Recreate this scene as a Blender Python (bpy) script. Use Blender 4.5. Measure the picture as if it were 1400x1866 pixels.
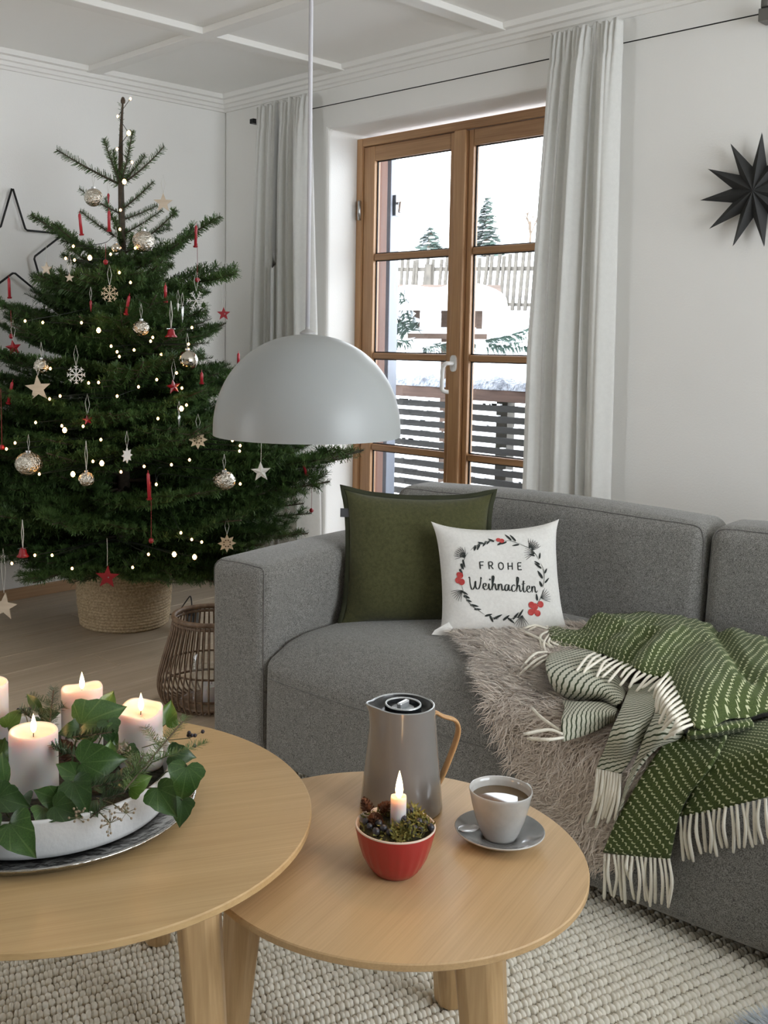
import bpy, bmesh, math, random
import numpy as np
from mathutils import Vector, Matrix, Euler

# ------------------------------------------------------------------ camera
scene = bpy.context.scene
for _o in list(bpy.data.objects):
    bpy.data.objects.remove(_o)
cam_data = bpy.data.cameras.new('camera')
cam = bpy.data.objects.new('camera', cam_data)
scene.collection.objects.link(cam)
CAM_POS = Vector((4.2563, -3.4648, 1.2))
_p, _r, _y = 0.1019, 0.0092, 0.8139                     # pitch down, roll, yaw
_f = Vector((-math.sin(_y) * math.cos(_p), math.cos(_y) * math.cos(_p), -math.sin(_p)))
_x = Vector((math.cos(_y), math.sin(_y), 0.0))
_u = _x.cross(_f)
_R = _x * math.cos(_r) + _u * math.sin(_r)
_U = -_x * math.sin(_r) + _u * math.cos(_r)
cam.matrix_world = Matrix(((_R.x, _U.x, -_f.x, CAM_POS.x), (_R.y, _U.y, -_f.y, CAM_POS.y), (_R.z, _U.z, -_f.z, CAM_POS.z), (0, 0, 0, 1)))
cam_data.sensor_fit = 'AUTO'
cam_data.sensor_width = 36.0
cam_data.lens = 36.0 * 1900.2 / 1866.0
cam_data.shift_x = (700 - 548.2) / 1866.0
cam_data.shift_y = (807.2 - 933) / 1866.0
cam_data.clip_start = 0.05
cam_data.clip_end = 300
scene.camera = cam

# ------------------------------------------------------------------ overcast winter sky, exposure
world = bpy.data.worlds.new('overcast_sky')
scene.world = world
world.use_nodes = True
_bg = world.node_tree.nodes['Background']
_bg.inputs['Color'].default_value = (0.88, 0.94, 1.0, 1)
_bg.inputs['Strength'].default_value = 4.2
scene.view_settings.view_transform = 'Standard'
scene.view_settings.look = 'None'
scene.view_settings.gamma = 1.0
scene.view_settings.use_curve_mapping = False
scene.view_settings.exposure = 1.15
scene.cycles.max_bounces = 10
scene.cycles.diffuse_bounces = 5
scene.cycles.glossy_bounces = 4
scene.cycles.transmission_bounces = 6
scene.cycles.transparent_max_bounces = 24
scene.cycles.caustics_reflective = False
scene.cycles.caustics_refractive = False
scene.cycles.sample_clamp_indirect = 6.0
scene.cycles.use_denoising = True


def portal(name, loc, rot, sx, sy):
    """Marks an opening in the room shell so that Cycles samples the sky through it."""
    l = bpy.data.lights.new(name, 'AREA')
    l.shape = 'RECTANGLE'; l.size = sx; l.size_y = sy
    l.cycles.is_portal = True
    o = bpy.data.objects.new(name, l)
    o.location = loc; o.rotation_euler = rot
    scene.collection.objects.link(o)
    return o


portal('window_portal', (1.345, 0.42, 1.08), (math.radians(-90), 0, 0), 1.2, 2.2)
portal('window_portal', (6.05, -1.40, 1.22), (0, math.radians(90), 0), 2.32, 2.4)
portal('window_portal', (.9, -5.45, 1.15), (math.radians(90), 0, 0), .9, 1.7)  # sky through the added front window

# ------------------------------------------------------------------ helpers
PI = math.pi
rnd = random.Random(11)
nrs = np.random.RandomState(5)


def tag(o, label=None, cat=None, group=None, kind=None):
    if label: o['label'] = label
    if cat: o['category'] = cat
    if group: o['group'] = group
    if kind: o['kind'] = kind
    return o


def empty(name, loc=(0, 0, 0), rotz=0.0, label=None, cat=None, group=None):
    o = bpy.data.objects.new(name, None)
    o.empty_display_size = 0.05
    o.location = loc; o.rotation_euler = (0, 0, rotz)
    scene.collection.objects.link(o)
    return tag(o, label, cat, group)


def link(name, me, parent=None, loc=None, rot=None, scale=None):
    o = bpy.data.objects.new(name, me)
    scene.collection.objects.link(o)
    if parent is not None: o.parent = parent
    if loc is not None: o.location = loc
    if rot is not None: o.rotation_euler = rot
    if scale is not None: o.scale = scale
    return o


def mesh(name, verts, faces, mat=None, smooth=True, mats=None, fmat=None, uv=None):
    me = bpy.data.meshes.new(name)
    me.from_pydata([tuple(map(float, v)) for v in verts], [], [tuple(map(int, f)) for f in faces])
    for m in (mats or ([mat] if mat else [])): me.materials.append(m)
    if fmat is not None: me.polygons.foreach_set('material_index', list(fmat))
    if smooth: me.polygons.foreach_set('use_smooth', [True] * len(me.polygons))
    if uv is not None:
        l = me.uv_layers.new(name='UVMap')
        idx = np.zeros(len(me.loops), dtype=np.int32); me.loops.foreach_get('vertex_index', idx)
        l.data.foreach_set('uv', np.asarray(uv, dtype=np.float32)[idx].ravel())
    me.update()
    return me


def big_mesh(name, V, F, mat, smooth=False):
    """V (n,3), F (m,3|4) numpy arrays."""
    me = bpy.data.meshes.new(name)
    k = F.shape[1]
    me.vertices.add(len(V)); me.vertices.foreach_set('co', np.ascontiguousarray(V, dtype=np.float32).ravel())
    me.loops.add(F.size); me.loops.foreach_set('vertex_index', np.ascontiguousarray(F, dtype=np.int32).ravel())
    me.polygons.add(len(F)); me.polygons.foreach_set('loop_start', np.arange(0, F.size, k, dtype=np.int32))
    me.materials.append(mat)
    me.update(calc_edges=True)
    if smooth: me.polygons.foreach_set('use_smooth', [True] * len(F))
    me.validate()
    return me


class MB:
    """Collects shapes and links them as one mesh object."""
    def __init__(self): self.v = []; self.f = []
    def add(self, vs, fs):
        n = len(self.v); self.v += [tuple(v) for v in vs]; self.f += [tuple(i + n for i in f) for f in fs]; return self
    def box(self, a, b):
        (x0, y0, z0), (x1, y1, z1) = a, b
        return self.add([(x0, y0, z0), (x1, y0, z0), (x1, y1, z0), (x0, y1, z0), (x0, y0, z1), (x1, y0, z1), (x1, y1, z1), (x0, y1, z1)],
                        [(0, 3, 2, 1), (4, 5, 6, 7), (0, 1, 5, 4), (1, 2, 6, 5), (2, 3, 7, 6), (3, 0, 4, 7)])
    def tube(self, pts, r, seg=6, caps=True):
        pts = [Vector(p) for p in pts]; n = len(pts)
        rs = r if isinstance(r, (list, tuple)) else [r] * n
        t0 = (pts[1] - pts[0]).normalized()
        ref = Vector((0, 0, 1)) if abs(t0.z) < .9 else Vector((1, 0, 0))
        nrm = t0.cross(ref).normalized(); vs = []; fs = []
        for i in range(n):
            t = (pts[min(i + 1, n - 1)] - pts[max(i - 1, 0)])
            t = t.normalized() if t.length > 1e-9 else t0
            nrm = (nrm - t * nrm.dot(t)); nrm = nrm.normalized() if nrm.length > 1e-6 else t.orthogonal().normalized()
            bn = t.cross(nrm)
            for k in range(seg):
                a = 2 * PI * k / seg
                vs.append(pts[i] + (nrm * math.cos(a) + bn * math.sin(a)) * rs[i])
        for i in range(n - 1):
            for k in range(seg):
                a = i * seg + k; b = i * seg + (k + 1) % seg
                fs.append((a, b, b + seg, a + seg))
        if caps:
            fs.append(tuple(range(seg - 1, -1, -1))); fs.append(tuple(range((n - 1) * seg, n * seg)))
        return self.add(vs, fs)
    def lathe(self, prof, seg=32, c=(0, 0, 0), close=False, caps=False):
        vs = []; fs = []; n = len(prof)
        for i, (r, z) in enumerate(prof):
            for k in range(seg):
                a = 2 * PI * k / seg; vs.append((c[0] + r * math.cos(a), c[1] + r * math.sin(a), c[2] + z))
        for i in range(n - 1):
            for k in range(seg):
                a = i * seg + k; b = i * seg + (k + 1) % seg
                fs.append((a, b, b + seg, a + seg))
        if caps: fs.append(tuple(range(seg - 1, -1, -1))); fs.append(tuple(range((n - 1) * seg, n * seg)))
        return self.add(vs, fs)
    def prism(self, poly, axis_pts):
        """poly: 2-D outline; axis_pts: function (p2, k) -> 3-D point for k = 0, 1."""
        n = len(poly)
        vs = [axis_pts(p, 0) for p in poly] + [axis_pts(p, 1) for p in poly]
        fs = [tuple(range(n - 1, -1, -1)), tuple(range(n, 2 * n))] + [(i, (i + 1) % n, n + (i + 1) % n, n + i) for i in range(n)]
        return self.add(vs, fs)
    def me(self, name, mat, smooth=False): return mesh(name, self.v, self.f, mat, smooth)
    def build(self, name, mat, parent=None, smooth=False, loc=None, auto=None, bevel=0, bseg=2):
        me = self.me(name, mat, smooth or auto is not None)
        o = link(name, me, parent, loc)
        if bevel:
            m = o.modifiers.new('bevel', 'BEVEL'); m.width = bevel; m.segments = bseg; m.limit_method = 'ANGLE'; m.angle_limit = math.radians(40)
        if auto is not None: sharp(me, auto)
        return o


def sharp(me, deg=35):
    """Smooth shading with edges sharper than deg kept hard."""
    bm = bmesh.new(); bm.from_mesh(me)
    for f in bm.faces: f.smooth = True
    for e in bm.edges:
        if len(e.link_faces) == 2: e.smooth = e.calc_face_angle(0) < math.radians(deg)
    bm.to_mesh(me); bm.free()


def catmull(pts, per=6, closed=False):
    P = [np.array(p, float) for p in pts]
    if closed: P = [P[-1]] + P + [P[0], P[1]]
    else: P = [2 * P[0] - P[1]] + P + [2 * P[-1] - P[-2]]
    out = []
    for i in range(1, len(P) - 2):
        for k in range(per):
            t = k / per; a, b, c, d = P[i - 1:i + 3]
            out.append(.5 * (2 * b + (c - a) * t + (2 * a - 5 * b + 4 * c - d) * t * t + (3 * b - a - 3 * c + d) * t ** 3))
    if not closed: out.append(P[-2])
    return out


def softbox(size, r, n=10, puff=(0, 0, 0, 0, 0, 0)):
    """Upholstered box: corner at the origin, rounded edges of radius r, faces bulging by puff (-x,+x,-y,+y,-z,+z)."""
    h = [s / 2 for s in size]; vs = []; fs = []; key = {}
    def samples(hh):
        a = [-hh + r * (1 - math.cos(t * PI / 2 / 5)) * 1.0 for t in range(5)]
        a = [-hh + r * t / 5 for t in range(5)]
        mid = list(np.linspace(-hh + r, hh - r, n + 1))
        return a + mid + [-q for q in reversed(a)]
    S = [samples(x) for x in h]
    def put(p):
        k = tuple(round(c, 6) for c in p)
        if k in key: return key[k]
        q = []; inn = [max(-h[i] + r, min(h[i] - r, p[i])) for i in range(3)]
        d = Vector([p[i] - inn[i] for i in range(3)])
        # cube to sphere for even corner spacing
        if d.length > 1e-9:
            m = max(abs(c) for c in d); d = d.normalized() * m
        q = [inn[i] + d[i] for i in range(3)]
        w = [max(0.0, 1 - (q[i] / h[i]) ** 2) for i in range(3)]
        if q[0] < 0: q[0] -= puff[0] * w[1] * w[2] * min(1, -q[0] / h[0]) ** 2
        else: q[0] += puff[1] * w[1] * w[2] * min(1, q[0] / h[0]) ** 2
        if q[1] < 0: q[1] -= puff[2] * w[0] * w[2] * min(1, -q[1] / h[1]) ** 2
        else: q[1] += puff[3] * w[0] * w[2] * min(1, q[1] / h[1]) ** 2
        if q[2] < 0: q[2] -= puff[4] * w[0] * w[1] * min(1, -q[2] / h[2]) ** 2
        else: q[2] += puff[5] * w[0] * w[1] * min(1, q[2] / h[2]) ** 2
        key[k] = len(vs); vs.append((q[0] + h[0], q[1] + h[1], q[2] + h[2])); return key[k]
    for ax in range(3):
        b, c = (ax + 1) % 3, (ax + 2) % 3
        for sg in (-1, 1):
            for i in range(len(S[b]) - 1):
                for j in range(len(S[c]) - 1):
                    q = []
                    for (u, v) in ((i, j), (i + 1, j), (i + 1, j + 1), (i, j + 1)):
                        p = [0, 0, 0]; p[ax] = sg * h[ax]; p[b] = S[b][u]; p[c] = S[c][v]; q.append(put(p))
                    fs.append(tuple(q) if sg > 0 else tuple(reversed(q)))
    return vs, fs


def grid_faces(nr, nc, off=0, wrap=False):
    fs = []
    for i in range(nr - 1):
        for j in range(nc if wrap else nc - 1):
            k = (j + 1) % nc
            fs.append((off + i * nc + j, off + i * nc + k, off + (i + 1) * nc + k, off + (i + 1) * nc + j))
    return fs


# ------------------------------------------------------------------ materials
def nodes(name):
    m = bpy.data.materials.new(name); m.use_nodes = True
    nt = m.node_tree; b = nt.nodes['Principled BSDF']
    return m, nt, b


def c4(c): return (*c, 1) if len(c) == 3 else c


def N(nt, typ, **kw):
    n = nt.nodes.new(typ)
    for k, v in kw.items():
        if k in n.inputs: n.inputs[k].default_value = v
        else: setattr(n, k, v)
    return n


def coords(nt, scale=(1, 1, 1), rot=(0, 0, 0), kind='Object', loc=(0, 0, 0)):
    t = nt.nodes.new('ShaderNodeTexCoord'); mp = nt.nodes.new('ShaderNodeMapping')
    mp.inputs['Scale'].default_value = scale; mp.inputs['Rotation'].default_value = rot; mp.inputs['Location'].default_value = loc
    nt.links.new(t.outputs[kind], mp.inputs['Vector']); return mp.outputs['Vector']


def ramp(nt, fac, stops):
    r = nt.nodes.new('ShaderNodeValToRGB'); e = r.color_ramp.elements
    e[0].position, e[0].color = stops[0][0], c4(stops[0][1]); e[1].position, e[1].color = stops[-1][0], c4(stops[-1][1])
    for p, c in stops[1:-1]:
        q = e.new(p); q.color = c4(c)
    nt.links.new(fac, r.inputs['Fac']); return r.outputs['Color']


def plain(name, col, rough=.6, metal=0.0, noise=None, bump=None, sub=0, sheen=0, trans=0, spec=None, coat=0, emit=None, kind='Object'):
    """noise=(scale, second colour, detail); bump=(scale, distance)."""
    m, nt, b = nodes(name)
    b.inputs['Base Color'].default_value = c4(col); b.inputs['Roughness'].default_value = rough; b.inputs['Metallic'].default_value = metal
    if spec is not None: b.inputs['Specular IOR Level'].default_value = spec
    if coat: b.inputs['Coat Weight'].default_value = coat; b.inputs['Coat Roughness'].default_value = .08
    if sheen: b.inputs['Sheen Weight'].default_value = sheen
    if trans: b.inputs['Transmission Weight'].default_value = trans
    if sub:
        b.inputs['Subsurface Weight'].default_value = sub; b.inputs['Subsurface Radius'].default_value = (1, .45, .2); b.inputs['Subsurface Scale'].default_value = .012
    if emit: b.inputs['Emission Color'].default_value = c4(emit[0]); b.inputs['Emission Strength'].default_value = emit[1]
    if noise:
        n = N(nt, 'ShaderNodeTexNoise', Scale=noise[0], Detail=noise[2] if len(noise) > 2 else 4)
        nt.links.new(coords(nt, kind=kind), n.inputs['Vector'])
        nt.links.new(ramp(nt, n.outputs['Fac'], [(.3, col), (.7, noise[1])]), b.inputs['Base Color'])
    if bump:
        n = N(nt, 'ShaderNodeTexNoise', Scale=bump[0], Detail=3)
        nt.links.new(coords(nt, kind=kind), n.inputs['Vector'])
        bp = N(nt, 'ShaderNodeBump', Strength=1.0, Distance=bump[1])
        nt.links.new(n.outputs['Fac'], bp.inputs['Height']); nt.links.new(bp.outputs['Normal'], b.inputs['Normal'])
    return m


def wood(name, dark, light, angle=0.0, along=1.2, across=28, rough=.45, axis='x', knots=0.0, coat=0):
    """Grain running along local x (or z for legs) turned by angle."""
    m, nt, b = nodes(name)
    sc = (along, across, across) if axis == 'x' else ((across, across, along) if axis == 'z' else (across, along, across))
    # rotate first, scale second
    v = coords(nt, rot=(0, 0, -angle)); mp2 = nt.nodes.new('ShaderNodeMapping'); mp2.inputs['Scale'].default_value = sc
    nt.links.new(v, mp2.inputs['Vector']); v2 = mp2.outputs['Vector']
    n1 = N(nt, 'ShaderNodeTexNoise', Scale=1.0, Detail=5, Roughness=.6, Distortion=.35); nt.links.new(v2, n1.inputs['Vector'])
    mp3 = nt.nodes.new('ShaderNodeMapping'); mp3.inputs['Scale'].default_value = tuple(s * 5 if s == across else s * 2.5 for s in sc)
    nt.links.new(v, mp3.inputs['Vector'])
    n2 = N(nt, 'ShaderNodeTexNoise', Scale=1.0, Detail=2); nt.links.new(mp3.outputs['Vector'], n2.inputs['Vector'])
    mp4 = nt.nodes.new('ShaderNodeMapping'); mp4.inputs['Scale'].default_value = tuple(s * .22 for s in sc)
    nt.links.new(v, mp4.inputs['Vector'])
    n3 = N(nt, 'ShaderNodeTexNoise', Scale=1.0, Detail=2, Distortion=.6); nt.links.new(mp4.outputs['Vector'], n3.inputs['Vector'])
    a = N(nt, 'ShaderNodeMath', operation='MULTIPLY_ADD'); a.inputs[1].default_value = .30
    nt.links.new(n2.outputs['Fac'], a.inputs[0])
    s = N(nt, 'ShaderNodeMath', operation='MULTIPLY'); s.inputs[1].default_value = .4; nt.links.new(n1.outputs['Fac'], s.inputs[0])
    s3 = N(nt, 'ShaderNodeMath', operation='MULTIPLY_ADD'); s3.inputs[1].default_value = .25
    nt.links.new(n3.outputs['Fac'], s3.inputs[0]); nt.links.new(s.outputs[0], s3.inputs[2]); nt.links.new(s3.outputs[0], a.inputs[2])
    mid = tuple((p + q) / 2 for p, q in zip(dark, light))
    col = ramp(nt, a.outputs[0], [(.36, dark), (.48, mid), (.62, light)])
    if knots:
        kn = N(nt, 'ShaderNodeTexNoise', Scale=3.0, Detail=2); nt.links.new(coords(nt, kind='Object', scale=(1, .35, 1)), kn.inputs['Vector'])
        f = ramp(nt, kn.outputs['Fac'], [(.30, (1, 1, 1)), (.36, (0, 0, 0))])
        mx = nt.nodes.new('ShaderNodeMix'); mx.data_type = 'RGBA'
        sm = N(nt, 'ShaderNodeMath', operation='MULTIPLY'); sm.inputs[1].default_value = knots; nt.links.new(f, sm.inputs[0])
        nt.links.new(sm.outputs[0], mx.inputs['Factor']); nt.links.new(col, mx.inputs['A']); mx.inputs['B'].default_value = (*[c * .3 for c in dark], 1)
        col = mx.outputs['Result']
    nt.links.new(col, b.inputs['Base Color'])
    b.inputs['Roughness'].default_value = rough
    if coat: b.inputs['Coat Weight'].default_value = coat; b.inputs['Coat Roughness'].default_value = .25
    bp = N(nt, 'ShaderNodeBump', Strength=.25, Distance=.0006); nt.links.new(a.outputs[0], bp.inputs['Height']); nt.links.new(bp.outputs['Normal'], b.inputs['Normal'])
    return m


def fabric(name, c1, c2, scale=420, bump=.0008, sheen=.3, speck=.5, rough=.95, trans=0.0):
    m, nt, b = nodes(name)
    v = coords(nt)
    n1 = N(nt, 'ShaderNodeTexNoise', Scale=scale, Detail=2, Roughness=.7); nt.links.new(v, n1.inputs['Vector'])
    n2 = N(nt, 'ShaderNodeTexNoise', Scale=scale * .22, Detail=3); nt.links.new(v, n2.inputs['Vector'])
    a = N(nt, 'ShaderNodeMath', operation='MULTIPLY_ADD'); a.inputs[1].default_value = speck
    s = N(nt, 'ShaderNodeMath', operation='MULTIPLY'); s.inputs[1].default_value = 1 - speck
    nt.links.new(n2.outputs['Fac'], s.inputs[0]); nt.links.new(n1.outputs['Fac'], a.inputs[0]); nt.links.new(s.outputs[0], a.inputs[2])
    nt.links.new(ramp(nt, a.outputs[0], [(.38, c1), (.62, c2)]), b.inputs['Base Color'])
    b.inputs['Roughness'].default_value = rough; b.inputs['Sheen Weight'].default_value = sheen
    bp = N(nt, 'ShaderNodeBump', Strength=.6, Distance=bump); nt.links.new(n1.outputs['Fac'], bp.inputs['Height']); nt.links.new(bp.outputs['Normal'], b.inputs['Normal'])
    if trans:
        out = nt.nodes['Material Output']; t = N(nt, 'ShaderNodeBsdfTranslucent'); t.inputs['Color'].default_value = c4(c2)
        mx = nt.nodes.new('ShaderNodeMixShader'); mx.inputs[0].default_value = trans
        nt.links.new(b.outputs[0], mx.inputs[1]); nt.links.new(t.outputs[0], mx.inputs[2]); nt.links.new(mx.outputs[0], out.inputs['Surface'])
    return m


def glass_mat(name, tint=(1, 1, 1), refl=.06):
    m, nt, b = nodes(name); out = nt.nodes['Material Output']; nt.nodes.remove(b)
    t = N(nt, 'ShaderNodeBsdfTransparent'); t.inputs['Color'].default_value = c4(tint)
    g = N(nt, 'ShaderNodeBsdfGlossy', Roughness=.02)
    lw = N(nt, 'ShaderNodeLayerWeight', Blend=.25)
    f = N(nt, 'ShaderNodeMath', operation='MULTIPLY'); f.inputs[1].default_value = refl * 4; nt.links.new(lw.outputs['Facing'], f.inputs[0])
    f2 = N(nt, 'ShaderNodeMath', operation='ADD'); f2.inputs[1].default_value = refl * .4; nt.links.new(f.outputs[0], f2.inputs[0])
    mx = nt.nodes.new('ShaderNodeMixShader'); nt.links.new(f2.outputs[0], mx.inputs[0]); nt.links.new(t.outputs[0], mx.inputs[1]); nt.links.new(g.outputs[0], mx.inputs[2])
    nt.links.new(mx.outputs[0], out.inputs['Surface']); return m


M = {}
M['wall'] = plain('plaster_wall', (.835, .82, .785), .9, bump=(140, .0006), noise=(3, (.815, .80, .765), 2))
M['wall_far'] = plain('far_wall_low_bounce', (.36, .35, .32), .9, bump=(140, .0006))  # unseen walls set dark to cut light bounced onto the window wall
M['ceiling'] = plain('ceiling_paint', (.86, .845, .81), .7)
M['trim'] = plain('trim_paint', (.80, .78, .74), .5)
M['oak_floor'] = wood('oak_plank', (.44, .345, .24), (.58, .475, .355), axis='y', along=1.0, across=16, rough=.5, knots=.75)
M['skirting'] = wood('skirting_oak', (.38, .22, .11), (.52, .33, .18), axis='y', along=1.5, across=26)
M['larch'] = wood('window_larch', (.36, .185, .085), (.55, .33, .165), axis='z', along=1.6, across=34, rough=.4)
M['larch_x'] = wood('window_larch_rail', (.33, .17, .08), (.52, .31, .155), axis='x', along=1.6, across=34, rough=.4)
M['gasket'] = plain('window_gasket', (.02, .018, .016), .6)
M['glass'] = glass_mat('window_glass')
M['white_plastic'] = plain('white_enamel', (.80, .80, .78), .3)
M['steel'] = plain('steel', (.5, .5, .5), .3, 1.0)
M['dark_metal'] = plain('dark_metal', (.02, .02, .02), .45, .6)
M['black'] = plain('black_plastic', (.012, .013, .015), .4)
M['curtain'] = fabric('curtain_linen', (.82, .815, .79), (.90, .895, .87), 300, .0004, .1, trans=.5)
M['sofa'] = fabric('sofa_grey_wool', (.070, .067, .060), (.31, .302, .28), 480, .0010, .2, .85)
M['seam'] = fabric('sofa_seam', (.10, .095, .09), (.17, .16, .15), 500, .0004)
M['green_linen'] = fabric('olive_linen', (.042, .043, .011), (.070, .070, .022), 500, .0006, .15, .5)
M['cream_linen'] = fabric('cream_linen', (.66, .645, .61), (.74, .725, .69), 600, .0005, .1)
M['ink'] = plain('print_black', (.018, .022, .02), .9)
M['ink_grey'] = plain('print_grey', (.10, .11, .10), .9)
M['ink_red'] = plain('print_red', (.36, .02, .02), .9, noise=(60, (.55, .09, .08)))
M['oak_big'] = wood('oak_table', (.46, .305, .14), (.56, .385, .19), angle=math.radians(64), along=1.6, across=70, rough=.44)
M['oak_small'] = wood('oak_side_table', (.48, .315, .155), (.60, .405, .21), angle=math.radians(104), along=1.6, across=70, rough=.42)
M['oak_leg'] = wood('oak_leg', (.40, .25, .11), (.60, .41, .215), axis='z', along=1.5, across=30, rough=.4)
M['white_lamp'] = plain('lamp_lacquer', (.33, .345, .34), .38)
M['cord'] = plain('lamp_cord', (.52, .51, .53), .6)
M['rug'] = plain('rug_wool', (.80, .76, .66), .95, noise=(30, (.90, .865, .77), 3), bump=(900, .0006))
M['rug_base'] = plain('rug_backing', (.34, .31, .25), .95)

# ------------------------------------------------------------------ measured positions (metres, room or sofa coordinates)
SHEETS={
 'main':[[(0.754,0.560,0.415),(0.843,0.577,0.420),(0.875,0.624,0.450),(0.947,0.738,0.455),(1.041,0.750,0.460),(1.135,0.735,0.460),(1.201,0.728,0.460),(1.286,0.695,0.460),(1.411,0.658,0.460)],
  [(0.807,0.470,0.420),(0.889,0.488,0.430),(0.935,0.517,0.455),(1.049,0.496,0.475),(1.136,0.498,0.485),(1.263,0.372,0.505),(1.337,0.336,0.510),(1.369,0.437,0.475),(1.464,0.469,0.470)],
  [(0.834,0.423,0.415),(0.916,0.435,0.425),(0.988,0.422,0.450),(1.126,0.318,0.475),(1.208,0.301,0.490),(1.351,0.095,0.505),(1.403,0.129,0.495),(1.434,0.238,0.475),(1.494,0.364,0.460)],
  [(0.858,0.386,0.405),(0.928,0.418,0.410),(1.025,0.363,0.435),(1.175,0.209,0.460),(1.239,0.198,0.475),(1.387,-0.042,0.470),(1.420,0.062,0.460),(1.459,0.164,0.458),(1.512,0.305,0.450)]],
 'drape':[[(1.334,-0.012,0.430),(1.362,0.015,0.430),(1.394,0.050,0.435),(1.418,0.084,0.440)],
  [(1.299,-0.045,0.350),(1.348,-0.045,0.370),(1.395,-0.045,0.389),(1.431,-0.045,0.410)],
  [(1.252,-0.050,0.246),(1.300,-0.050,0.261),(1.349,-0.050,0.283),(1.380,-0.050,0.309)],
  [(1.221,-0.045,0.161),(1.267,-0.045,0.171),(1.315,-0.045,0.183),(1.358,-0.045,0.194)]],
 'side':[[(1.384,0.077,0.425),(1.413,0.102,0.430),(1.448,0.200,0.435),(1.509,0.356,0.430)],
  [(1.407,-0.030,0.393),(1.455,-0.030,0.418),(1.522,-0.030,0.458),(1.613,-0.030,0.503)],
  [(1.386,-0.032,0.327),(1.439,-0.032,0.355),(1.526,-0.032,0.408),(1.616,-0.032,0.455)],
  [(1.365,-0.028,0.278),(1.429,-0.028,0.309),(1.526,-0.028,0.368),(1.617,-0.028,0.418)]],
 'roll':[[(0.881,0.338,0.415),(0.900,0.407,0.415),(0.957,0.414,0.420),(1.059,0.306,0.430),(1.162,0.157,0.430)],
  [(0.978,0.138,0.455),(1.028,0.148,0.460),(1.090,0.138,0.460),(1.151,0.105,0.455),(1.197,0.070,0.445)],
  [(1.031,0.061,0.450),(1.084,0.041,0.455),(1.132,0.048,0.455),(1.164,0.060,0.450),(1.198,0.049,0.440)],
  [(1.040,0.090,0.410),(1.072,0.081,0.410),(1.105,0.093,0.410),(1.134,0.111,0.415),(1.183,0.065,0.425)],
  [(1.106,-0.009,0.425),(1.119,0.012,0.430),(1.142,0.043,0.430),(1.168,0.053,0.430),(1.199,0.039,0.430)],
  [(1.152,-0.111,0.435),(1.169,-0.083,0.440),(1.184,-0.043,0.440),(1.202,-0.018,0.440),(1.214,-0.001,0.435)],
  [(1.170,-0.135,0.405),(1.180,-0.091,0.405),(1.195,-0.050,0.410),(1.200,-0.005,0.415),(1.207,0.010,0.420)]],
 'strap':[[(1.165,0.179,0.440),(1.198,0.216,0.445),(1.223,0.270,0.450)],
  [(1.224,0.009,0.450),(1.264,0.010,0.460),(1.274,0.082,0.455)],
  [(1.246,-0.084,0.430),(1.286,-0.092,0.440),(1.296,-0.034,0.435)],
  [(1.210,-0.045,0.363),(1.240,-0.045,0.366),(1.270,-0.045,0.369)],
  [(1.203,-0.050,0.334),(1.228,-0.050,0.335),(1.253,-0.050,0.337)]],
 'edge':[[(1.239,0.136,0.450),(1.256,0.181,0.455),(1.283,0.192,0.455)],
  [(1.292,0.012,0.455),(1.327,0.008,0.465),(1.359,-0.003,0.465)],
  [(1.308,-0.060,0.440),(1.345,-0.078,0.455),(1.363,-0.036,0.440)],
  [(1.284,-0.052,0.375),(1.306,-0.052,0.393),(1.325,-0.052,0.413)],
  [(1.268,-0.060,0.311),(1.278,-0.060,0.337),(1.294,-0.060,0.364)],
  [(1.246,-0.060,0.224),(1.253,-0.060,0.249),(1.261,-0.060,0.275)]],
 'hem':[[(1.357,0.038,0.440),(1.388,0.065,0.445),(1.413,0.114,0.445),(1.426,0.155,0.445)],
  [(1.381,-0.044,0.455),(1.415,-0.010,0.460),(1.438,0.042,0.460),(1.454,0.092,0.455)],
  [(1.368,-0.015,0.430),(1.404,0.022,0.435),(1.428,0.071,0.435),(1.448,0.113,0.435)]],
}
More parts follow.
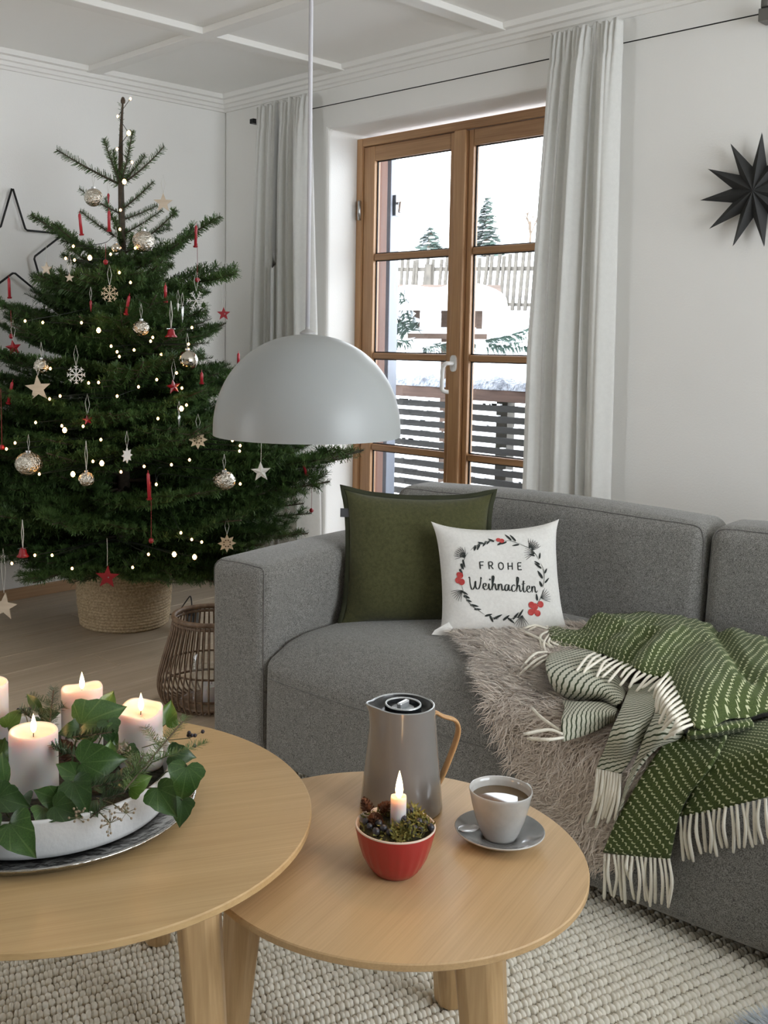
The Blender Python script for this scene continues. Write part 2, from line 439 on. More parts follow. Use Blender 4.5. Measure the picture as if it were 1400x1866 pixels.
FRINGE=[((1.226,-0.048,0.159),(1.234,-0.061,0.119),(1.227,-0.045,0.062)),
 ((1.235,-0.048,0.162),(1.241,-0.063,0.126),(1.243,-0.045,0.076)),
 ((1.245,-0.048,0.165),(1.259,-0.060,0.129),(1.247,-0.045,0.074)),
 ((1.255,-0.048,0.167),(1.264,-0.057,0.127),(1.265,-0.045,0.075)),
 ((1.264,-0.048,0.170),(1.275,-0.062,0.129),(1.272,-0.045,0.070)),
 ((1.274,-0.048,0.173),(1.279,-0.063,0.154),(1.280,-0.045,0.122)),
 ((1.284,-0.048,0.175),(1.289,-0.064,0.138),(1.290,-0.045,0.086)),
 ((1.293,-0.048,0.178),(1.307,-0.062,0.140),(1.298,-0.045,0.081)),
 ((1.302,-0.048,0.181),(1.314,-0.059,0.144),(1.314,-0.045,0.092)),
 ((1.312,-0.048,0.183),(1.315,-0.056,0.138),(1.324,-0.045,0.086)),
 ((1.321,-0.048,0.186),(1.330,-0.061,0.144),(1.323,-0.045,0.084)),
 ((1.330,-0.048,0.188),(1.337,-0.059,0.149),(1.333,-0.045,0.095)),
 ((1.339,-0.048,0.191),(1.353,-0.062,0.154),(1.346,-0.045,0.098)),
 ((1.348,-0.048,0.193),(1.362,-0.062,0.155),(1.360,-0.045,0.098)),
 ((1.357,-0.048,0.196),(1.372,-0.064,0.159),(1.359,-0.045,0.096)),
 ((1.369,-0.032,0.280),(1.378,-0.042,0.242),(1.379,-0.030,0.193)),
 ((1.380,-0.032,0.286),(1.384,-0.041,0.246),(1.390,-0.030,0.200)),
 ((1.390,-0.032,0.292),(1.395,-0.048,0.252),(1.398,-0.030,0.198)),
 ((1.401,-0.032,0.298),(1.408,-0.048,0.265),(1.412,-0.030,0.219)),
 ((1.412,-0.032,0.303),(1.419,-0.040,0.269),(1.421,-0.030,0.226)),
 ((1.422,-0.032,0.309),(1.436,-0.050,0.278),(1.430,-0.030,0.227)),
 ((1.433,-0.032,0.315),(1.437,-0.041,0.273),(1.442,-0.030,0.224)),
 ((1.443,-0.032,0.321),(1.447,-0.044,0.287),(1.451,-0.030,0.244)),
 ((1.454,-0.032,0.327),(1.458,-0.049,0.294),(1.460,-0.030,0.248)),
 ((1.464,-0.032,0.332),(1.475,-0.044,0.294),(1.472,-0.030,0.242)),
 ((1.474,-0.032,0.338),(1.483,-0.046,0.303),(1.482,-0.030,0.255)),
 ((1.484,-0.032,0.343),(1.496,-0.045,0.309),(1.491,-0.030,0.259)),
 ((1.494,-0.032,0.349),(1.498,-0.043,0.311),(1.506,-0.030,0.265)),
 ((1.504,-0.032,0.354),(1.510,-0.040,0.317),(1.511,-0.030,0.272)),
 ((1.514,-0.032,0.360),(1.517,-0.046,0.324),(1.523,-0.030,0.277)),
 ((1.524,-0.032,0.365),(1.532,-0.045,0.334),(1.533,-0.030,0.291)),
 ((1.205,-0.052,0.334),(1.209,-0.065,0.291),(1.197,-0.055,0.235)),
 ((1.211,-0.052,0.335),(1.211,-0.065,0.283),(1.189,-0.055,0.217)),
 ((1.217,-0.052,0.335),(1.221,-0.065,0.298),(1.208,-0.055,0.248)),
 ((1.224,-0.052,0.336),(1.225,-0.065,0.281),(1.207,-0.055,0.211)),
 ((1.230,-0.052,0.336),(1.233,-0.065,0.292),(1.220,-0.055,0.234)),
 ((1.236,-0.052,0.337),(1.238,-0.065,0.294),(1.221,-0.055,0.238)),
 ((1.242,-0.052,0.337),(1.244,-0.065,0.295),(1.227,-0.055,0.239)),
 ((1.248,-0.052,0.338),(1.250,-0.065,0.290),(1.232,-0.055,0.229)),
 ((1.254,-0.052,0.338),(1.258,-0.065,0.296),(1.248,-0.055,0.241)),
 ((0.772,0.523,0.420),(0.739,0.512,0.425),(0.714,0.477,0.415)),
 ((0.784,0.505,0.420),(0.803,0.428,0.425),(0.852,0.355,0.415)),
 ((0.801,0.478,0.420),(0.839,0.382,0.425),(0.869,0.340,0.415)),
 ((0.818,0.453,0.420),(0.848,0.390,0.425),(0.872,0.380,0.415)),
 ((0.833,0.426,0.420),(0.856,0.398,0.425),(0.861,0.423,0.415)),
 ((0.875,0.335,0.420),(0.869,0.282,0.425),(0.886,0.188,0.415)),
 ((0.887,0.310,0.420),(0.898,0.231,0.425),(0.911,0.133,0.415)),
 ((0.903,0.287,0.420),(0.914,0.229,0.425),(0.912,0.189,0.415)),
 ((0.861,0.374,0.420),(0.815,0.406,0.425),(0.706,0.483,0.415)),
 ((0.763,0.544,0.420),(0.745,0.532,0.425),(0.735,0.482,0.415)),
 ((1.168,-0.135,0.420),(1.142,-0.145,0.425),(1.105,-0.177,0.415)),
 ((1.177,-0.150,0.420),(1.167,-0.191,0.425),(1.122,-0.192,0.415)),
 ((1.157,-0.120,0.420),(1.104,-0.099,0.425),(1.041,-0.033,0.415)),
 ((1.243,0.190,0.485),(1.286,0.033,0.505),(1.280,0.032,0.478)),
 ((1.259,0.163,0.485),(1.299,0.013,0.505),(1.305,-0.018,0.478)),
 ((1.275,0.136,0.485),(1.311,-0.007,0.505),(1.318,-0.045,0.478)),
 ((1.290,0.110,0.485),(1.324,-0.026,0.505),(1.321,-0.032,0.478)),
 ((1.305,0.084,0.485),(1.336,-0.044,0.505),(1.326,-0.046,0.478)),
 ((1.320,0.060,0.485),(1.348,-0.062,0.505),(1.346,-0.098,0.478)),
 ((1.334,0.036,0.485),(1.359,-0.080,0.505),(1.351,-0.073,0.478)),
 ((1.348,0.012,0.485),(1.371,-0.098,0.505),(1.354,-0.090,0.478)),
 ((1.361,-0.011,0.485),(1.382,-0.115,0.505),(1.363,-0.124,0.478)),
 ((1.374,-0.033,0.485),(1.393,-0.131,0.505),(1.391,-0.139,0.478)),
 ((1.387,-0.054,0.485),(1.403,-0.148,0.505),(1.380,-0.129,0.478)),
 ((1.400,-0.076,0.485),(1.414,-0.164,0.505),(1.384,-0.163,0.478)),
 ((1.018,0.303,0.455),(1.042,0.214,0.470),(1.066,0.116,0.466)),
 ((1.034,0.299,0.455),(1.058,0.209,0.470),(1.084,0.113,0.466)),
 ((1.050,0.294,0.455),(1.074,0.205,0.470),(1.077,0.138,0.466)),
 ((1.066,0.290,0.455),(1.089,0.201,0.470),(1.118,0.108,0.466)),
 ((1.082,0.285,0.455),(1.104,0.197,0.470),(1.108,0.143,0.466)),
 ((1.097,0.281,0.455),(1.119,0.193,0.470),(1.127,0.115,0.466)),
 ((1.113,0.276,0.455),(1.134,0.189,0.470),(1.151,0.096,0.466)),
 ((1.128,0.272,0.455),(1.149,0.185,0.470),(1.158,0.142,0.466)),
 ((1.143,0.268,0.455),(1.163,0.181,0.470),(1.180,0.091,0.466)),
 ((1.158,0.264,0.455),(1.178,0.178,0.470),(1.200,0.093,0.466)),
 ((1.172,0.260,0.455),(1.192,0.174,0.470),(1.190,0.126,0.466)),
 ((1.187,0.255,0.455),(1.206,0.170,0.470),(1.221,0.082,0.466)),
 ((1.201,0.251,0.455),(1.220,0.166,0.470),(1.222,0.105,0.466)),
 ((1.216,0.247,0.455),(1.234,0.163,0.470),(1.240,0.100,0.466))]
ORN={
 'bauble':[((0.813,-1.296,1.712),0.035),((0.975,-1.183,1.547),0.041),((1.056,-1.252,1.224),0.030),((0.834,-1.537,1.082),0.028),((0.992,-1.681,0.751),0.048),((1.181,-1.568,0.707),0.026),((1.143,-1.107,1.107),0.041),((1.392,-1.133,0.686),0.039),((0.933,-1.277,1.519),0.018)],
 'candle':[((0.812,-1.353,1.610),0.078),((0.894,-1.281,1.622),0.074),((0.961,-0.927,1.587),0.082),((0.437,-1.450,1.381),0.078),((1.046,-1.135,1.356),0.062),((1.006,-1.277,1.310),0.069),((0.751,-1.619,0.986),0.080),((1.073,-0.802,1.107),0.052),((1.242,-0.597,0.680),0.075),((1.314,-1.404,0.684),0.091),((1.179,-1.068,1.044),0.041)],
 'weight':[((0.592,-1.527,1.190)),((1.026,-0.970,1.413)),((0.854,-1.710,0.799)),((1.282,-1.372,0.483)),((1.185,-0.499,0.483)),((0.921,-1.315,1.466))],
 'woodstar':[((0.940,-1.067,1.702),0.038),((0.708,-1.439,1.444),0.025),((0.824,-1.410,1.408),0.018),((0.869,-1.572,1.004),0.048),((0.925,-1.750,0.243),0.050)],
 'metalstar':[((1.379,-0.948,0.701),0.039)],
 'redstar':[((1.001,-0.819,1.286),0.028),((1.128,-1.454,0.338),0.043)],
 'fatstar':[((0.643,-1.546,1.147),0.031),((1.179,-1.197,1.013),0.028),((1.081,-1.499,0.901),0.019)],
 'bell':[((1.098,-1.148,1.203),0.024),((0.929,-1.676,0.422),0.023)],
 'flake':[((0.958,-1.323,1.350),0.030),((1.055,-0.998,1.332),0.036),((0.971,-1.476,1.055),0.032)],
 'eight':[((1.297,-1.177,0.828),0.035),((1.336,-1.074,0.443),0.034),((1.227,-1.433,0.783),0.027)],
 'icicle':[((1.077,-1.080,1.278),0.066),((1.245,-1.222,0.892),0.051),((0.922,-1.381,1.303),0.044),((1.066,-1.092,1.304),0.033),((0.859,-1.260,1.707),0.041)],
}
BULBS=[(0.711,-1.058,2.126,0.0047),(0.731,-1.131,2.045,0.0047),(0.784,-1.116,1.976,0.0085),(0.793,-1.176,1.907,0.0047),(0.844,-1.143,1.856,0.0047),(0.864,-1.192,1.776,0.0085),(0.906,-1.238,1.663,0.0047),(0.925,-1.254,1.590,0.0047),(0.806,-1.381,1.526,0.0047),(0.789,-1.404,1.481,0.0047),(0.826,-1.389,1.474,0.0047),(0.874,-1.353,1.482,0.0085),(0.926,-1.296,1.496,0.0047),(0.941,-1.265,1.520,0.0047),(0.969,-1.216,1.521,0.0047),(0.961,-1.282,1.428,0.0047),(0.992,-1.254,1.392,0.0047),(0.662,-1.506,1.248,0.0047),(0.767,-1.491,1.242,0.0047),(0.915,-1.417,1.242,0.0047),(0.971,-1.380,1.215,0.0085),(1.083,-1.220,1.191,0.0047),(1.085,-1.231,1.177,0.0047),(1.020,-1.359,1.158,0.0047),(1.039,-1.346,1.138,0.0047),(1.050,-1.344,1.121,0.0047),(1.069,-1.293,1.145,0.0047),(1.114,-1.205,1.129,0.0047),(1.120,-1.084,1.167,0.0047),(1.096,-1.050,1.229,0.0047),(0.874,-1.524,1.075,0.0047),(1.158,-1.168,1.062,0.0047),(1.147,-1.249,1.039,0.0047),(1.020,-1.455,1.027,0.0047),(1.044,-1.429,1.029,0.0047),(0.962,-1.537,0.980,0.0047),(0.932,-1.562,0.969,0.0047),(1.132,-1.318,1.014,0.0047),(1.108,-1.393,0.982,0.0047),(1.189,-1.167,1.008,0.0047),(1.227,-1.198,0.936,0.0085),(1.224,-1.173,0.948,0.0047),(1.215,-1.293,0.904,0.0047),(1.039,-1.566,0.865,0.0085),(1.022,-1.567,0.879,0.0047),(1.081,-1.517,0.879,0.0047),(1.147,-1.487,0.835,0.0047),(0.898,-1.682,0.816,0.0047),(0.876,-1.704,0.794,0.0047),(1.045,-1.671,0.719,0.0047),(1.140,-1.596,0.722,0.0085),(1.166,-1.532,0.764,0.0047),(1.189,-1.511,0.758,0.0085),(1.275,-1.395,0.746,0.0047),(1.326,-1.237,0.762,0.0047),(1.314,-1.307,0.749,0.0047),(1.324,-1.379,0.687,0.0047),(1.243,-1.469,0.730,0.0047),(1.329,-1.278,0.506,0.0047),(1.329,-1.230,0.476,0.0047),(1.334,-1.189,0.462,0.0047),(1.288,-1.277,0.422,0.0085),(1.297,-1.193,0.402,0.0085),(1.255,-1.365,0.429,0.0047),(1.060,-1.556,0.373,0.0047),(1.200,-1.395,0.377,0.0047),(1.314,-1.031,0.817,0.0047),(1.325,-1.003,0.797,0.0047),(1.337,-1.016,0.779,0.0047),(1.374,-1.113,0.718,0.0047),(1.407,-1.071,0.670,0.0047),(0.972,-1.653,0.420,0.0047),(1.032,-1.619,0.425,0.0047),(0.846,-1.676,0.373,0.0047),(0.930,-1.618,0.887,0.0047)]
LEAVES=[(2.973,-2.776,0.505,0.0618,-50,0),(2.932,-2.773,0.535,0.0489,-15,1),(2.958,-2.731,0.540,0.0397,160,0),(2.990,-2.698,0.540,0.0523,-62,1),(2.942,-2.689,0.560,0.0374,150,2),(2.976,-2.653,0.575,0.0666,5,0),(3.029,-2.622,0.550,0.0370,30,3),(3.052,-2.591,0.520,0.0518,-52,0),(3.030,-2.542,0.525,0.0584,-100,0),(3.061,-2.571,0.500,0.0390,-95,1),(2.892,-2.471,0.580,0.0400,75,3),(2.989,-2.515,0.550,0.0412,0,1),(2.874,-2.587,0.600,0.0751,28,2),(2.830,-2.546,0.600,0.0380,70,3),(2.852,-2.632,0.580,0.0347,195,1),(2.704,-2.611,0.580,0.0428,130,2),(2.805,-2.723,0.560,0.0341,80,3),(2.875,-2.757,0.560,0.0489,100,2),(2.722,-2.658,0.570,0.0363,60,3),(2.991,-2.720,0.525,0.0440,-20,1),(2.898,-2.588,0.580,0.0381,-85,1),(2.897,-2.578,0.570,0.0313,100,2),(2.937,-2.613,0.570,0.0269,85,3),(2.914,-2.782,0.535,0.0428,-110,1),(2.748,-2.607,0.570,0.0311,20,1),(2.916,-2.805,0.520,0.0470,-140,0),(2.959,-2.585,0.560,0.0304,-40,1)]
SPRIGS=[((2.990,-2.698,0.545),(3.029,-2.644,0.560)),((3.046,-2.719,0.530),(3.057,-2.703,0.545)),((3.060,-2.671,0.560),(2.942,-2.485,0.575)),((2.810,-2.647,0.570),(2.697,-2.574,0.585)),((2.858,-2.646,0.570),(2.917,-2.603,0.585)),((3.018,-2.688,0.535),(3.047,-2.665,0.550)),((2.749,-2.643,0.570),(2.740,-2.657,0.585)),((3.031,-2.648,0.560),(3.008,-2.603,0.575)),((2.913,-2.660,0.560),(2.886,-2.682,0.575))]
UMBELS=[(3.052,-2.690,0.515),(3.050,-2.662,0.520),(2.968,-2.486,0.560),(2.716,-2.639,0.570),(3.015,-2.722,0.520),(2.961,-2.601,0.565)]
# ================================================================== THE ROOM SHELL
def struct(o): o['kind'] = 'structure'; return o


CEIL = 2.405
# floor of long oak planks running along the left wall
floor = struct(MB().box((-.3, -5.7, -.12), (6.3, .42, -.022)).build('floor', M['rug_base']))
pw, pl = .187, 1.95
shapes = {}
for i in range(int(6.3 / pw) + 1):
    y = -5.55 - (i * .73 % pl)
    while y < .0:
        a, b = max(y, -5.42), min(y + pl, .0); y += pl
        if b - a < .1: continue
        ln = round(b - a, 3)
        if ln not in shapes:
            mb = MB(); g = .0012; c = .003
            x0, x1, y0, y1 = g, pw - g, g, ln - g
            mb.add([(x0, y0, -.02), (x1, y0, -.02), (x1, y1, -.02), (x0, y1, -.02), (x0, y0, -c), (x1, y0, -c), (x1, y1, -c), (x0, y1, -c),
                    (x0 + c, y0 + c, 0), (x1 - c, y0 + c, 0), (x1 - c, y1 - c, 0), (x0 + c, y1 - c, 0)],
                   [(0, 1, 5, 4), (1, 2, 6, 5), (2, 3, 7, 6), (3, 0, 4, 7), (4, 5, 9, 8), (5, 6, 10, 9), (6, 7, 11, 10), (7, 4, 8, 11), (8, 9, 10, 11)])
            shapes[ln] = mb.me('plank', M['oak_floor'])
        link('plank', shapes[ln], floor, (i * pw, a, 0))

wl = struct(MB().box((-.3, -5.7, -.02), (0, .42, 2.75)).build('wall_left', M['wall']))
# window wall with a reveal down to the floor
out = [(0, 0), (.758, 0), (.758, 2.148), (1.93, 2.148), (1.93, 0), (6.3, 0), (6.3, 2.75), (0, 2.75)]
mb = MB().prism(out, lambda p, k: (p[0], .42 if k else 0.0, p[1]))
wb = struct(mb.build('wall_back', M['wall'])); bv = wb.modifiers.new('bevel', 'BEVEL'); bv.width = .016; bv.segments = 3; bv.limit_method = 'ANGLE'


def wall_with_window(name, fn, span, w0, w1, z0, z1, depth):
    a, b = span; mb = MB()
    for u0, u1, c0, c1 in ((a, w0, 0, 2.75), (w1, b, 0, 2.75), (w0, w1, 0, z0), (w0, w1, z1, 2.75)):
        p, q = fn(u0, 0, c0), fn(u1, depth, c1)
        mb.box(tuple(min(i, j) for i, j in zip(p, q)), tuple(max(i, j) for i, j in zip(p, q)))
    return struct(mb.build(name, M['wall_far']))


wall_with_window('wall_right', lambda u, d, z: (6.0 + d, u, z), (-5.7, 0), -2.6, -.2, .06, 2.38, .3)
wall_with_window('wall_front', lambda u, d, z: (u, -5.4 - d, z), (0, 6.0), .45, 1.35, .3, 2.0, .3)  # front window added out of view to brighten rug and sofa front
for nm, horiz, w0, w1, z0, z1 in (('window_2', False, -2.6, -.2, .06, 2.38), ('window_added_3', True, .45, 1.35, .3, 2.0)):
    mb = MB(); t = .06
    def bar(u0, u1, c0, c1):
        if horiz: mb.box((u0, -5.6, c0), (u1, -5.54, c1))
        else: mb.box((6.14, u0, c0), (6.2, u1, c1))
    bar(w0, w0 + t, z0, z1); bar(w1 - t, w1, z0, z1); bar(w0, w1, z0, z0 + t); bar(w0, w1, z1 - t, z1); bar((w0 + w1) / 2 - t / 2, (w0 + w1) / 2 + t / 2, z0, z1)
    struct(mb.build(nm, M['larch']))

ceiling = struct(MB().box((-.3, -5.7, CEIL), (6.3, .42, 2.75)).build('ceiling', M['ceiling']))
bz = 2.379
for k in range(7):                                     # coffer battens on the ceiling boards
    x = .832 + .868 * k
    if x < 6: MB().box((x, -5.4, bz), (x + .068, 0, CEIL)).build('batten', M['trim'], ceiling, bevel=.003)
for k in range(7):
    y = -.771 - .87 * k
    if y > -5.3: MB().box((0, y - .074, bz + .0007), (6.0, y, CEIL)).build('batten', M['trim'], ceiling, bevel=.003)
crown = [(0, 2.331), (.013, 2.331), (.016, 2.343), (.027, 2.346), (.03, 2.361), (.044, 2.364), (.047, 2.381), (.066, 2.384), (.07, 2.406), (0, 2.406)]
struct(MB().prism(crown, lambda p, k: (p[0], -p[0] if not k else -5.4, p[1])).build('trim_1', M['trim']))
struct(MB().prism(crown, lambda p, k: (p[0] if not k else 6.0, -p[0], p[1])).build('trim_2', M['trim']))
sk = [(0, .001), (.016, .001), (.016, .046), (.012, .052), (0, .052)]
struct(MB().prism(sk, lambda p, k: (p[0], -.016 if not k else -5.4, p[1])).build('baseboard_left', M['skirting']))
struct(MB().prism(sk, lambda p, k: (.0 if not k else .75, -p[0], p[1])).build('baseboard_back', M['skirting']))

# ------------------------------------------------------------------ larch balcony window: frame, two sashes of four panes
win = struct(empty('window_1', (.758, .2, 0)))


def wb_box(name, x0, x1, y0, y1, z0, z1, mat, parent, off=(.758, .2, 0), bevel=.004):
    return MB().box((x0 - off[0], y0 - off[1], z0 - off[2]), (x1 - off[0], y1 - off[1], z1 - off[2])).build(name, mat, parent, bevel=bevel)


wb_box('frame_jamb', .758, .793, .188, .25, 0, 2.128, M['larch'], win)
wb_box('frame_jamb', 1.895, 1.93, .188, .25, 0, 2.128, M['larch'], win)
wb_box('frame_head', .793, 1.895, .189, .25, 2.090, 2.128, M['larch_x'], win)
wb_box('frame_sill', .793, 1.895, .189, .25, 0, .03, M['larch_x'], win)
ZB = [(1.560, 1.590), (1.097, 1.126), (.660, .690)]
for sx0, g0, g1, sx1 in ((.795, .862, 1.312, 1.345), (1.412, 1.437, 1.836, 1.893)):
    sash = struct(empty('sash', (0, 0, 0))); sash.parent = win
    wb_box('stile', sx0, g0, .2, .243, .032, 2.088, M['larch'], sash)
    wb_box('stile', g1, sx1, .2, .243, .032, 2.088, M['larch'], sash)
    wb_box('top_rail', g0, g1, .201, .243, 2.020, 2.088, M['larch_x'], sash)
    wb_box('bottom_rail', g0, g1, .201, .243, .032, .150, M['larch_x'], sash)
    for a, b in ZB:
        wb_box('muntin', g0, g1, .206, .240, a, b, M['larch_x'], sash, bevel=.006)
    zs = [2.020] + [q for ab in ZB for q in (ab[1], ab[0])] + [.150]
    for i in range(4):
        zt, zb = zs[2 * i], zs[2 * i + 1]
        p = wb_box('pane', g0, g1, .226, .230, zb, zt, M['glass'], sash, bevel=0)
        gb = MB()
        for q in ((g0, g0 + .006, zb, zt), (g1 - .006, g1, zb, zt), (g0, g1, zb, zb + .005), (g0, g1, zt - .005, zt)):
            gb.box((q[0] - .758, .02, q[2]), (q[1] - .758, .025, q[3]))
        gb.build('gasket', M['gasket'], sash)
wb_box('meeting_post', 1.347, 1.410, .176, .235, .032, 2.088, M['larch'], win, bevel=.006)
for z in (.35, 1.75):                                  # hinge barrels on the left jamb
    MB().lathe([(.008, 0), (.008, .09)], 10, (.03, -.022, z), caps=True).build('hinge', M['steel'], win, smooth=True)
hd = MB()
pts = [(0, -.012, .0), (0, -.05, 0), (-.006, -.062, -.006), (-.014, -.064, -.025), (-.016, -.064, -.10), (-.014, -.060, -.118), (-.004, -.046, -.124), (.002, -.040, -.124)]
hd.tube(catmull(pts, 6), .0095, 10)
handle = hd.build('handle', M['white_plastic'], win, smooth=True, loc=(1.379 - .758, -.022, 1.088))
rz = [(math.copysign(1, math.cos(a)) * abs(math.cos(a)) ** .7 * .016, math.copysign(1, math.sin(a)) * abs(math.sin(a)) ** .7 * .036) for a in np.linspace(0, 2 * PI, 28, endpoint=False)]
MB().prism(rz, lambda p, k: (p[0], -.001 - .012 * k, p[1])).build('rosette', M['white_plastic'], handle, auto=40)
# ================================================================== OUTSIDE THE WINDOW
M['snow'] = plain('snow', (.86, .88, .91), .8, bump=(18, .02))
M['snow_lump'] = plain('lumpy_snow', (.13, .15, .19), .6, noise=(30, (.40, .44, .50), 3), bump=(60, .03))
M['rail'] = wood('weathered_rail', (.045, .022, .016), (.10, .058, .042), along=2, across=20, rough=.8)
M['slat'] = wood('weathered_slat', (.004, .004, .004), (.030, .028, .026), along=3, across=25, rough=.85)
M['fence'] = plain('old_fence_wood', (.045, .040, .034), .9, noise=(8, (.10, .088, .072)))
M['feeder'] = wood('feeder_board', (.06, .038, .027), (.12, .08, .06), along=3, across=20, rough=.8)
M['shutter'] = plain('shutter_paint', (.055, .066, .095), .6, noise=(12, (.075, .088, .12)))
M['casing'] = wood('outer_casing', (.10, .035, .018), (.18, .072, .038), axis='z', along=2, across=25, rough=.6)
M['needle_far'] = plain('distant_needles', (.045, .075, .06), .9)
M['bark'] = plain('bark', (.075, .05, .035), .9, noise=(40, (.13, .10, .07)), bump=(70, .002))

# ground: snowy terrace rising to a hillside
gx, gy = np.linspace(-70, 12, 42), np.concatenate([np.linspace(.43, 10, 26), np.linspace(11, 75, 24)])
V = []
for y in gy:
    for x in gx:
        z = -.16 if y < 2.2 else -.16 + (min(y, 8.5) - 2.2) * .295 + max(0, y - 8.5) * .135
        if y > 12: z += .8 * math.sin(x * .08 + y * .05) * min(1, (y - 12) / 30)
        V.append((x, y, z + .05 * math.sin(x * 1.3 + y) * min(1, max(0, y - 2.2))))
g = link('snowy_ground', mesh('snowy_ground', V, grid_faces(len(gy), len(gx)), M['snow'])); struct(g)

sh = empty('window_shutter', (.79, .375, 0), 0, 'blue-grey shutter folded open outside the left window sash', 'shutter')
d = Vector((-.18, .24, 0)).normalized(); n = Vector((d.y, -d.x, 0)) * .016
def slab(a0, a1, z0, z1, k0=-1, k1=1):
    mb = MB(); p = [d * a0 + n * k0, d * a1 + n * k0, d * a1 + n * k1, d * a0 + n * k1]
    return mb.add([(q.x, q.y, z) for z in (z0, z1) for q in p], [(0, 3, 2, 1), (4, 5, 6, 7), (0, 1, 5, 4), (1, 2, 6, 5), (2, 3, 7, 6), (3, 0, 4, 7)])
slab(.01, .52, .06, 2.1).build('panel', M['shutter'], sh, bevel=.004)
cb = MB().tube([(q * .10).to_tuple()[:2] + (1.86,) for q in (d, d * 1.9)], .012, 8)
c0 = d * .13 + n * 1.8
cb.box((c0.x - .012, c0.y - .02, 1.80), (c0.x + .02, c0.y + .02, 1.90))
cb.tube([(c0.x + .02, c0.y, 1.86), (c0.x + .05, c0.y - .02, 1.86), (c0.x + .052, c0.y - .03, 1.81)], .008, 8)
cb.build('catch', M['steel'], sh)
cs = MB().box((.70, .255, .0), (.797, .365, 2.128)).build('trim_3', M['casing']); struct(cs)

ev = MB().box((-.6, .42, 2.50), (3.4, 1.55, 2.62)).build('trim_added_eave', M['casing']); struct(ev)      # unseen eave slab added to shade the window reveal
dk = struct(MB().box((-2.2, .425, -.155), (3.4, 1.9, -.135)).build('added_deck', M['slat']))  # dark deck added over the snow to cut light bounced into the reveal
for k in range(12): MB().box((-2.2, .43 + k * .122, -.135), (3.4, .545 + k * .122, -.122)).build('added_deck_board', M['slat'], dk)
# balcony railing: snow capped top rail, horizontal boards, posts
br = empty('balcony_railing', (.3, 1.65, -.16), 0, 'weathered brown balcony railing of horizontal boards outside the window', 'railing')
MB().box((-3.2, -.045, .985), (2.4, .045, 1.055)).build('top_rail', M['rail'], br, bevel=.004)
lm = bpy.data.meshes.new('rail_snow'); bm = bmesh.new()
bmesh.ops.create_grid(bm, x_segments=160, y_segments=10, size=1)
for v in bm.verts:
    x, y = v.co.x, v.co.y
    e = max(0, 1 - y * y) ** .5
    v.co = Vector((x * 2.8 - .4, y * .055 * (1 + .2 * math.sin(x * 90)), 1.055 + e * (.062 + .014 * math.sin(x * 61) + .01 * math.sin(x * 143 + y * 4) + rnd.uniform(-.006, .006))))
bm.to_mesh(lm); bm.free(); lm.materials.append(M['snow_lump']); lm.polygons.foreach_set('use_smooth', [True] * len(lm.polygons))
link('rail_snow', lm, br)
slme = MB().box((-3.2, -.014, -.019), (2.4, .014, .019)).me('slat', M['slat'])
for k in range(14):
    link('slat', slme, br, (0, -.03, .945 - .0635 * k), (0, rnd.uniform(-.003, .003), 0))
for x in (-2.4, -1.05, .28, 1.7): MB().box((x - .04, .0, 0), (x + .04, .075, .99)).build('post', M['fence'], br)
sn = []
for k in range(14):
    for q in range(16):
        x = rnd.uniform(-1.6, 1.2); sn.append((x, -.04, .945 - .0635 * k + .021, rnd.uniform(.02, .10)))
mb = MB()
for x, y, z, l in sn: mb.box((x, y - .004, z - .003), (x + l, y + .02, z + rnd.uniform(.002, .008)))
s_ = mb.build('slat_snow', M['snow'], br); s_['kind'] = 'stuff'

# bird feeder house under a cap of snow
bf = empty('bird_feeder', (-.93, 3.0, .03), .68, 'wooden bird feeder house under a thick snow cap beyond the railing', 'bird feeder')
MB().box((-.045, -.045, 0), (.045, .045, 1.17)).build('post', M['feeder'], bf)
MB().box((-.30, -.24, 1.16), (.30, .24, 1.20)).build('tray', M['feeder'], bf)
for x in (-.24, .24):
    for y in (-.18, .18): MB().box((x - .022, y - .022, 1.20), (x + .022, y + .022, 1.42)).build('corner_post', M['feeder'], bf)
MB().box((-.05, .17, 1.20), (.12, .19, 1.42)).build('back_board', M['feeder'], bf)
MB().add([(-.40, -.33, 1.40), (.40, -.33, 1.40), (.40, .33, 1.40), (-.40, .33, 1.40), (-.40, 0, 1.55), (.40, 0, 1.55), (-.40, -.33, 1.43), (.40, -.33, 1.43), (.40, .33, 1.43), (-.40, .33, 1.43), (-.40, 0, 1.58), (.40, 0, 1.58)],
         [(0, 1, 5, 4), (3, 4, 5, 2), (6, 10, 11, 7), (9, 8, 11, 10), (0, 6, 7, 1), (2, 8, 9, 3), (0, 4, 10, 6), (4, 3, 9, 10), (1, 7, 11, 5), (5, 11, 8, 2)]).build('roof', M['feeder'], bf)
V = []; nn = 22
for i in range(nn):
    for j in range(nn):
        x, y = -1 + 2 * i / (nn - 1), -1 + 2 * j / (nn - 1)
        rr = max(0, 1 - x ** 4) ** .5 * max(0, 1 - y ** 4) ** .5
        V.append((x * .44, y * .42, 1.37 + .12 * (1 - abs(y) ** 1.6) + rr * (.09 + .02 * math.sin(5 * x + 3 * y))))
link('roof_snow', mesh('roof_snow', V, grid_faces(nn, nn), M['snow']), bf)
V = [(x * .3, y * .24, z + 1.2) for x, y, z in [(-1, -1, 0), (1, -1, 0), (1, 1, 0), (-1, 1, 0), (-.8, -.8, .05), (.8, -.8, .05), (.8, .8, .05), (-.8, .8, .05)]]
link('tray_snow', mesh('tray_snow', V, [(4, 5, 6, 7), (0, 1, 5, 4), (1, 2, 6, 5), (2, 3, 7, 6), (3, 0, 4, 7)], M['snow'], False), bf)


